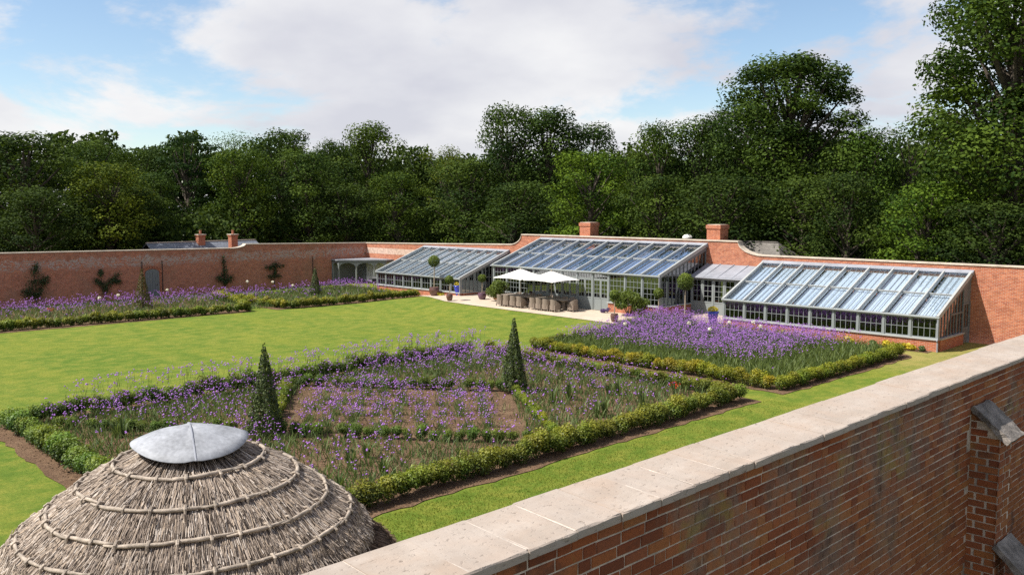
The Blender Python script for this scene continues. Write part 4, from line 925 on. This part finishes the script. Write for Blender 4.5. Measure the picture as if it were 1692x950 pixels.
def stalks(A, B, w, r):
    n = len(A); sd = unit(np.cross(B-A, r.normal(0, 1, (n, 3))))*w; V = np.stack([A-sd, A+sd, B], 1).reshape(-1, 3); return V, np.arange(3*n).reshape(n, 3)
def verbena_mesh(roots, r, hmin, hmax, spread, perstem, head, w=.006):
    n = len(roots); h = r.uniform(hmin, hmax, n); lean = r.normal(0, spread, (n, 2)); top_ = roots+np.stack([lean[:, 0], lean[:, 1], h], 1)
    P = []; A = [roots]; B = [top_]
    for k in range(perstem):
        j = r.random(n) < (1 if k == 0 else .7); off = np.stack([r.normal(0, .07, n), r.normal(0, .07, n), r.uniform(-.12, .04, n)], 1)*(0 if k == 0 else 1); P.append((top_+off)[j])
        if k: A.append((roots*.35+top_*.65)[j]); B.append((top_+off)[j])
    return np.concatenate(P), np.concatenate(A), np.concatenate(B)
def flower_stuff(name, label, roots, seed, hmin=.75, hmax=1.2, spread=.06, perstem=3, head=.034, petal='petal', w=.006):
    r = np.random.default_rng(seed); P, A, B = verbena_mesh(roots, r, hmin, hmax, spread, perstem, head, w); V, F, v = heads(P, head, r); V2, F2 = stalks(A, B, w, r)
    me = fast(name, np.concatenate([V, V2]), np.concatenate([F, F2+len(V)]), np.concatenate([v, r.random(len(F2))])); me.materials.append(M[petal]); me.materials.append(M['leaf_bed'])
    me.polygons.foreach_set('material_index', np.concatenate([np.zeros(len(F), dtype=np.int32), np.ones(len(F2), dtype=np.int32)])); o = link(name, me); return tag(o, label, 'flowers', kind='stuff')
def blades(name, label, roots, seed, hmin, hmax, w, lean=.16, mat='leaf_bed', tint=(1, 1, 1, 1)):
    r = np.random.default_rng(seed); n = len(roots); h = r.uniform(hmin, hmax, n); l = r.normal(0, lean, (n, 2)); B = roots+np.stack([l[:, 0]*h/.4, l[:, 1]*h/.4, h], 1); mid = roots*.5+B*.5+np.stack([0*h, 0*h, h*.12], 1); sd = unit(np.cross(B-roots, r.normal(0, 1, (n, 3))))*w
    V = np.stack([roots-sd*.6, roots+sd*.6, mid+sd, B, mid-sd], 1).reshape(-1, 3); b = (np.arange(n)*5)[:, None]; F = np.concatenate([b+np.array([[0, 1, 2, 4]])], 0); F3 = b+np.array([[4, 2, 3, 3]])
    Q = np.concatenate([b+np.array([[0, 1, 2]]), b+np.array([[0, 2, 4]]), b+np.array([[4, 2, 3]])], 1).reshape(-1, 3)
    o = link(name, fast(name, V, Q, np.repeat(r.random(n), 3)), M[mat]); o.color = tint; return tag(o, label, 'planting', kind='stuff')
def scatter(n, x0, x1, y0, y1, dens, r):
    X = r.uniform(x0, x1, n); Y = r.uniform(y0, y1, n); d = dens(X, Y); k = r.random(n) < d; X = X[k]; Y = Y[k]; return np.stack([X, Y, ground(X, Y)], 1)
def fnoise(X, Y, s, seed):
    r = np.random.default_rng(seed); o = np.zeros_like(X)
    for k in range(6): a = r.random()*6.28; f = s*r.uniform(.6, 1.8); o += np.sin(f*(X*math.cos(a)+Y*math.sin(a))+r.random()*6.28)
    return o/6
r = np.random.default_rng(11)
INQ = lambda X, Y: (np.abs(X+25.7)/6.6+np.abs(Y-19.7)/5.6) < 1.0     # the bare soil diamond
d_near = lambda X, Y: np.where(INQ(X, Y), .03, np.clip(.13+.40*ss(-28.0, -30.6, X)+.25*ss(24, 27, Y)*ss(-20, -24, X)+.30*np.exp(-((X+25.7)**2+(Y-13.2)**2)/5)+.2*fnoise(X, Y, 1.2, 3), .015, 1))*(X < -18.6)*(Y > 9.4)*(1-.8*ss(13, 10, Y)*ss(-31, -28, X))
flower_stuff('verbena_flowers', 'purple verbena heads on thin stems drifting through the near bed', scatter(8200, -32.8, -18.4, 9.2, 30.2, d_near, r), 1, .55, 1.0, .07, 3, .033)
flower_stuff('verbena_flowers', 'tall sparse verbena heads overtopping the lawn hedge of the near bed', scatter(330, -33.3, -32.2, 10.5, 30.0, lambda X, Y: 1+0*X, r), 2, 1.0, 1.45, .10, 4, .034)
d_right = lambda X, Y: np.clip(ss(33.9, 36.6, Y)*ss(-18.6, -21.5, X)*(.75+.25*ss(38, 42, Y))+.12*fnoise(X, Y, 1.5, 5), 0, 1)
flower_stuff('verbena_flowers', 'dense purple verbena mass in front of the near greenhouse', scatter(8200, -31.8, -18.0, 33.6, 44.6, d_right, r), 3, .7, 1.12, .07, 3, .031)
d_left = lambda X, Y: np.clip(.62*ss(-62.5, -65.5, X)+.12*ss(-60, -62, X)+.18*fnoise(X, Y, 1.0, 6), 0, 1)
flower_stuff('verbena_flowers', 'purple verbena drift below the shaded wall and arched door', scatter(3300, -70.6, -59, 10, 34.5, d_left, r), 4, .4, .9, .07, 3, .042)
d_back = lambda X, Y: np.clip(.6*ss(-62.5, -65.5, X)+.5*ss(42, 44.5, Y)*ss(-59, -62, X)+.15*fnoise(X, Y, 1.0, 7), .03, 1)
flower_stuff('verbena_flowers', 'purple verbena drift in the far bed below the arbour', scatter(1700, -68.4, -57.2, 34, 46.6, d_back, r), 5, .45, .9, .07, 3, .042)
blades('bed_foliage', 'grey green stems and leaves filling the near bed', scatter(38000, -32.6, -18.4, 9.2, 30.2, lambda X, Y: np.where(INQ(X, Y), .05, np.clip(.55+.5*fnoise(X, Y, 1.3, 3)+.3*ss(-28.4, -30, X), .04, 1)), r), 21, .12, .42, .014)
blades('bed_foliage', 'grey green stems and leaves filling the dense purple bed', scatter(24000, -31.8, -18.0, 33.4, 44.6, lambda X, Y: .9+0*X, r), 22, .3, .72, .016, tint=(1.05, 1.0, .8, 1))
blades('bed_foliage', 'grey green planting between lawn hedge and shaded wall', scatter(11000, -70.6, -58.6, 10, 34.0, lambda X, Y: .85+0*X, r), 23, .15, .42, .02)
blades('bed_foliage', 'grey green planting filling the far bed below the arbour', scatter(9000, -68.4, -57.4, 34, 46.2, lambda X, Y: .85+0*X, r), 24, .15, .42, .02)
# separate verbena plants standing in the bare soil diamond
def verbena_plant(seed):
    r = np.random.default_rng(seed); n = 13; roots = np.stack([r.normal(0, .09, n), r.normal(0, .09, n), 0*np.ones(n)], 1); P, A, B = verbena_mesh(roots, r, .45, .85, .16, 3, .034); V, F, v = heads(P, .031, r); V2, F2 = stalks(A, B, .005, r)
    m = 46; ro = np.stack([r.normal(0, .12, m), r.normal(0, .12, m), 0*np.ones(m)], 1); to = ro+np.stack([r.normal(0, .14, m), r.normal(0, .14, m), r.uniform(.12, .42, m)], 1); V3, F3 = stalks(ro, to, .012, r)
    h = fast('flower_heads', V, F, v); h.materials.append(M['petal']); s = fast('stems', np.concatenate([V2, V3]), np.concatenate([F2, F3+len(V2)]), r.random(len(F2)+len(F3))); s.materials.append(M['leaf_bed']); return h, s
VP = [verbena_plant(100+i) for i in range(6)]; rp = random.Random(5)
rows = []
for i in range(-7, 8):
    for j in range(-6, 7):
        x = -25.7+i*.62+j*.62*.9+rp.uniform(-.12, .12); y = 19.7-i*.52*1.0+j*.52*1.0+rp.uniform(-.12, .12)
        if abs(x+25.7)/6.0+abs(y-19.7)/5.0 < .97 and rp.random() < .8: rows.append((x, y))
for x, y in rows:
    t = thing('verbena_plant', 'airy purple verbena plant spaced out on the bare soil diamond', 'flower', (x, y, .02), rp.random()*6.28, 'verbena plants on the bare soil'); s = rp.uniform(.8, 1.2); t.scale = (s, s, s)
    h, st = rp.choice(VP); link('flower_heads', h, None, t)['kind'] = 'stuff'; link('stems', st, None, t)['kind'] = 'stuff'
# strappy clumps
def strap(seed):
    r = np.random.default_rng(seed); n = 26; a = r.random(n)*6.28; h = r.uniform(.35, .65, n); q = r.uniform(.06, .32, n); base = np.stack([.05*np.cos(a), .05*np.sin(a), 0*a], 1); mid = base+np.stack([q*.4*np.cos(a), q*.4*np.sin(a), h*.75], 1); tip = base+np.stack([q*np.cos(a), q*np.sin(a), h], 1); sd = np.stack([-np.sin(a), np.cos(a), 0*a], 1)*.016
    V = np.stack([base-sd, base+sd, mid+sd, mid-sd, tip], 1).reshape(-1, 3); b = (np.arange(n)*5)[:, None]; F = np.concatenate([b+np.array([[0, 1, 2]]), b+np.array([[0, 2, 3]]), b+np.array([[3, 2, 4]])], 1).reshape(-1, 3); me = fast('strap_leaves', V, F, np.repeat(r.random(n), 3)); me.materials.append(M['leaf_bed']); return me
SP = [strap(i) for i in range(4)]
for k in range(0, 34, 2):
    x, y = (rp.uniform(-24, -18.8), rp.uniform(21.5, 29.0)) if k < 18 else ((rp.uniform(-22.5, -18.7), rp.uniform(10.5, 17.0)) if k < 29 else (rp.uniform(-31, -26), rp.uniform(10.5, 13)))
    if abs(x+25.7)/6.6+abs(y-19.7)/5.6 < 1.05: continue
    o = link('strap_leaf_plant', rp.choice(SP), None, None, (x, y, .02), (0, 0, rp.random()*6.28), (1.1, 1.1, rp.uniform(.9, 1.4))); tag(o, 'pale green strap leaved clump on open soil behind the near box hedge', 'plant', 'strap leaved clumps of the near bed')
# white alliums and a few red poppies
for k, (x, y) in enumerate([(-26.6, 39.6), (-25.2, 41.3), (-24.3, 42.2), (-23.2, 41.0), (-24.6, 38.5), (-29.0, 37.2)]):
    t = thing('white_allium', 'round white flower head standing in the dense purple bed', 'flower', (x, y, gz(x, y)), 0, 'white flower heads in the dense purple bed'); P, N = ball_pts(90, (0, 0, 1.25), (.10, .10, .09)); link('flower_head', leafmesh('flower_head', P, N, .06, .7), M['petal_white'], t); MB().tube([(0, 0, 0), (.02, 0, 1.2)], .008, 5).build('stem', M['leaf_bay'], t)
for k, (x, y) in enumerate([(-64.0, 24.2), (-63.1, 22.6), (-65.5, 28.4), (-68.0, 36.3), (-62.0, 37.0), (-66.0, 37.5)]):
    t = thing('white_allium', 'round white flower head in the far beds below the shaded wall', 'flower', (x, y, gz(x, y)), 0, 'white flower heads in the far beds'); P, N = ball_pts(70, (0, 0, 1.2), (.10, .10, .09)); link('flower_head', leafmesh('flower_head', P, N, .1, .7), M['petal_white'], t); MB().tube([(0, 0, 0), (.02, 0, 1.15)], .01, 5).build('stem', M['leaf_bay'], t)
for x, y, lab in ((-19.6, 28.3, 'small red flowers in the near bed corner behind the hedge'), (-63.6, 19.6, 'small pink red flowers in the bed below the bushy wall shrub')):
    t = thing('red_flowers', lab, 'flowers', (x, y, 0)); P, N = ball_pts(26, (0, 0, .62), (.22, .22, .12)); link('petals', leafmesh('petals', P, N, .07, .8), M['petal_red'], t)
    m = MB(); [m.tube([(rp.uniform(-.1, .1), rp.uniform(-.1, .1), 0), (rp.uniform(-.18, .18), rp.uniform(-.18, .18), .6)], .006, 4) for _ in range(9)]; m.build('stems', M['leaf_bay'], t)
# clods and stones on the bare soil
def clods(n, x0, x1, y0, y1, seed, name='soil_clods', label='crumbly soil clods and stones on the near bed'):
    r = np.random.default_rng(seed); P = scatter(n, x0, x1, y0, y1, lambda X, Y: 1+0*X, r); P[:, 2] += .02; m = len(P); V = OCT[None]*r.uniform(.012, .05, (m, 1, 1))*r.uniform(.5, 1.3, (m, 6, 3)); V = V*np.array([1, 1, .8])+P[:, None]
    o = link(name, fast(name, V.reshape(-1, 3), (OF[None]+(np.arange(m)*6)[:, None, None]).reshape(-1, 3)), M['soil']); tag(o, label, 'soil', kind='stuff')
clods(16000, -33.4, -17.3, 8.1, 30.2, 1)
# rough grass blades on the strip beside the near wall
d_g = lambda X, Y: np.clip(1.1-.03*Y, .2, 1)
blades('grass', 'mown grass strip between near bed and stone capped wall', scatter(150000, -17.05, -8.5, 9.5, 31, d_g, r), 31, .018, .05, .006, .02, 'grassblade')

# ------------------------------------------------------------------ trees
def tree_mesh(kind, seed, H_=16.0, RC=4.0, n=9000):
    r = np.random.default_rng(seed); PP = []; NN = []; VB = []; m = MB(); trunk_top = H_*.55
    m.tube([(0, 0, -.3), (r.normal(0, .1), r.normal(0, .1), H_*.25), (r.normal(0, .2), r.normal(0, .2), trunk_top), (0, 0, H_*.82)], [H_*.026, H_*.02, H_*.012, H_*.004], 8)
    L = {'oak': 34, 'dome': 40, 'sparse': 26, 'cedar': 30, 'bigoak': 64}[kind]; leaf = {'oak': .24, 'dome': .23, 'sparse': .2, 'cedar': .24, 'bigoak': .21}[kind]
    for k in range(L):
        f = (k+.5)/L; zrel = f if kind != 'bigoak' else f**.9; a = k*2.39996+r.normal(0, .3)
        if kind == 'cedar': z = H_*(.3+.68*zrel); w = RC*(1.05-.55*zrel**2); q = r.uniform(.25, 1.0); rad = np.array([RC*.34, RC*.34, RC*.10])
        else:
            lo_ = .06 if kind != 'bigoak' else .16; z = H_*(lo_+(1-lo_)*zrel); prof = math.sqrt(max(.12, 1-((zrel-.45)/.60)**2)); w = RC*prof; q = math.sqrt(r.uniform(.08, 1.0))*.8; s = r.uniform(.28, .5)*(1 if kind != 'bigoak' else .8)
            rad = np.array([RC*s, RC*s, RC*s*.8])
        c = np.array([w*q*math.cos(a), w*q*math.sin(a), min(z, H_-rad[2]*.9)]); P, N = ball_pts(n//L, c, rad, r, .75 if kind == 'sparse' else .55, -.75)
        P = P+r.normal(0, .09, P.shape); PP.append(P); NN.append(N+np.array([0, 0, .25])); VB.append(np.full(len(P), r.uniform(.08, .7)))
        b = np.array([0, 0, max(H_*.2, c[2]*.72)]); m.tube([b, b*.4+c*.6+np.array([0, 0, -.2]), c], [H_*.008, H_*.005, H_*.002], 5, cap=False)
    P = np.concatenate(PP); V, F = leaves(P, np.concatenate(NN), leaf, .62, .5, r); v = np.clip(np.concatenate(VB)+r.normal(0, .2, len(P)), 0, 1)
    cm = fast('crown', V, F, v); cm.materials.append(M['leaf_tree']); tm = m.mesh('trunk'); tm.materials.append(M['bark']); return tm, cm
TV = {'oak': [tree_mesh('oak', 10+i, n=17000) for i in range(5)], 'dome': [tree_mesh('dome', 30+i, n=17000) for i in range(3)], 'sparse': [tree_mesh('sparse', 50+i, n=8000) for i in range(2)], 'cedar': [tree_mesh('cedar', 60, n=9000)], 'bigoak': [tree_mesh('bigoak', 70+i, 20, 4.6, 52000) for i in range(2)]}
TREES = [(-86.0,24.8,13.9,4.6,'dome',(.85,.95,.8),'domed dark tree at the far end of the wood behind the shaded wall'),
(-94.0,33.5,14.1,3.0,'dome',(1,1.15,.9),'smooth domed mid green tree behind the yellowish tree'),
(-81.0,30.2,11.3,3.6,'oak',(1.7,1.55,.8),'yellowish green spreading tree behind the arched door'),
(-96.0,39.0,13.6,2.8,'oak',(.8,.95,.8),'dark tree between the domed tree and the flat topped cedar'),
(-90.0,41.4,15.0,3.4,'cedar',(.5,.72,.75),'dark flat topped cedar behind the cottage'),
(-87.0,37.0,10.8,2.6,'dome',(.9,1.05,.8),'low round tree in front of the cedar behind the cottage roof'),
(-96.0,50.1,16.0,3.1,'sparse',(1.3,1.5,1.1),'thin pale topped tree rising just beside the cedar'),
(-83.5,44.2,13.2,3.4,'oak',(1.25,1.35,.7),'bright green tree behind the second cottage chimney'),
(-92.0,54.0,16.2,3.4,'oak',(.75,.9,.8),'dark round topped tree between thin pale tree and corner oak'),
(-80.0,49.9,13.1,3.4,'oak',(.9,1.05,.8),'mid green tree directly behind the raised shaded wall'),
(-93.0,61.3,15.5,2.7,'dome',(.7,.85,.7),'dark narrow tree beside the tall corner oak'),
(-87.9,63.2,17.4,3.7,'oak',(1.0,1.1,.8),'tall round oak behind the wall corner and arbour'),
(-74.9,57.2,11.0,3.5,'dome',(1.2,1.3,.8),'low light green tree behind the farthest greenhouse'),
(-88.2,75.2,15.2,3.4,'sparse',(1.9,1.7,.9),'thin yellowish tree in the dip of the treeline'),
(-68.0,61.2,12.2,3.6,'oak',(.9,1.0,.8),'dark rounded tree behind the farthest greenhouse ridge'),
(-66.5,65.2,17.9,3.0,'oak',(.7,.85,.75),'tall dark tree, first of the dark group behind the central wall'),
(-63.5,68.2,17.5,3.9,'oak',(.65,.8,.7),'broad dark tree, middle of the dark group behind the central wall'),
(-61.1,72.2,16.1,3.1,'oak',(.62,.78,.75),'dark tree, last of the dark group before the gap'),
(-48.4,57.2,12.1,3.3,'oak',(1.3,1.5,.7),'light green tree behind the first central chimney'),
(-51.0,66.2,12.6,2.1,'dome',(.8,.8,.7),'small brownish tree in the gap behind the light green tree'),
(-47.2,65.2,14.9,2.6,'oak',(.9,1.05,.7),'mid green tree just past the gap behind the central greenhouse'),
(-44.3,67.2,15.3,2.9,'oak',(.7,.85,.75),'dark tree next to the big oak, further from it'),
(-40.9,68.2,16.5,2.8,'oak',(.7,.85,.7),'dark tree leaning into the big oak crown'),
(-34.2,64.2,19.0,4.5,'bigoak',(.75,.9,.65),'biggest oak standing high over the second chimney'),
(-35.3,56.2,9.7,3.4,'dome',(.65,.75,.65),'low dark tree directly behind the second chimney'),
(-29.8,58.6,9.6,3.1,'dome',(.75,.85,.65),'low dark tree behind the hipped slate roof'),
(-25.8,56.2,9.7,2.4,'dome',(.7,.8,.65),'low dark tree behind the near greenhouse ridge'),
(-28.6,65.2,13.2,2.9,'dome',(.95,1.2,.8),'mid green tree beside the big oak, lower than it'),
(-26.4,68.2,13.7,2.5,'sparse',(1.0,1.1,.9),'twiggy olive tree between mid green tree and huge oak'),
(-20.7,56.2,9.0,2.6,'oak',(1.35,1.6,.8),'bright green low tree under the huge oak'),
(-17.3,60.2,22.4,5.4,'bigoak',(.95,1.1,.7),'huge oak cut by the picture edge, tallest of all'),
(-16.5,55.4,7.8,2.9,'dome',(.6,.7,.6),'low dark tree at the wall foot of the huge oak'),
(-77.5,23.1,8.9,3.3,'dome',(.6,.7,.6),'low dark tree right behind the bushy wall shrub'),
(-84.0,33.0,9.4,3.0,'oak',(.75,.85,.65),'low dark tree just behind the cottage gable'),
(-77.0,52.2,9.7,3.4,'dome',(.75,.85,.65),'low dark tree right behind the wall corner'),
(-57.4,57.2,9.7,3.8,'dome',(.65,.78,.65),'low dark tree behind the curved ramp of the central wall'),
(-40.6,56.2,9.8,2.7,'oak',(.85,.95,.7),'low mid green tree between the two central chimneys')]
rt_ = random.Random(3)
for i, (x, y, h, rc, k, tint, lab) in enumerate(TREES):
    tm, cm = TV[k][i % len(TV[k])]; bh, br_ = (20, 4.6) if k == 'bigoak' else (16, 4.0)
    t = thing('oak_tree' if 'oak' in lab else ('cedar_tree' if k == 'cedar' else 'woodland_tree'), lab, 'tree', (x, y, 0), rt_.random()*6.28); q_ = rt_.uniform(1.2, 1.42); t.scale = (rc/br_*q_, rc/br_*q_, h/bh)
    link('trunk', tm, None, t); c = link('crown', cm, None, t); c.color = (*tint, 1)
# undergrowth and wood behind the walls, one mass
def mass(name, label, line, depth, h0, h1, n, seed, size=.42):
    r = np.random.default_rng(seed); f = r.random(n); (x0, y0), (x1, y1) = line; dx, dy = x1-x0, y1-y0; L = math.hypot(dx, dy); nx_, ny_ = -dy/L, dx/L; d = r.random(n)*depth
    top_ = h0+(h1-h0)*(.5+.5*np.sin(f*L*.9+seed)*np.sin(f*L*.37+1)); z = top_*np.sqrt(r.random(n)); P = np.stack([x0+dx*f+nx_*d, y0+dy*f+ny_*d, z], 1); N = r.normal(0, 1, (n, 3))+np.array([.3, -.5, .5])
    o = link(name, leafmesh(name, P, N, size, .65, .6, r), M['leaf_tree']); o.color = (.62, .72, .6, 1); tag(o, label, 'undergrowth', kind='stuff')
mass('undergrowth', 'dark undergrowth of the wood behind the shaded wall', ((-80, 62), (-80, 8))[::-1] if False else ((-79.5, 8), (-79.5, 70)), 9, 5, 8.5, 26000, 1)
mass('undergrowth', 'dark undergrowth of the wood behind the greenhouse wall', ((-84, 59.5), (-4, 59.5)), 9, 5.5, 8.5, 30000, 2)
mass('woodland', 'deep wood filling the gaps behind the nearer trees', ((-102, 5), (-102, 95)), 8, 12, 16.5, 80000, 3, .55)
mass('woodland', 'deep wood far behind the greenhouse wall', ((-105, 82), (-2, 76)), 8, 10.5, 15, 80000, 4, .55)
shrub('climbing_shrub', 'dark leafy shrub growing against the outer wall behind the buttress', 'shrub', -2.35, 11.3, .75, 1.0, 4.6, 5200, M['leaf_wall'], .13, 16, seed=77, z0=-.05)
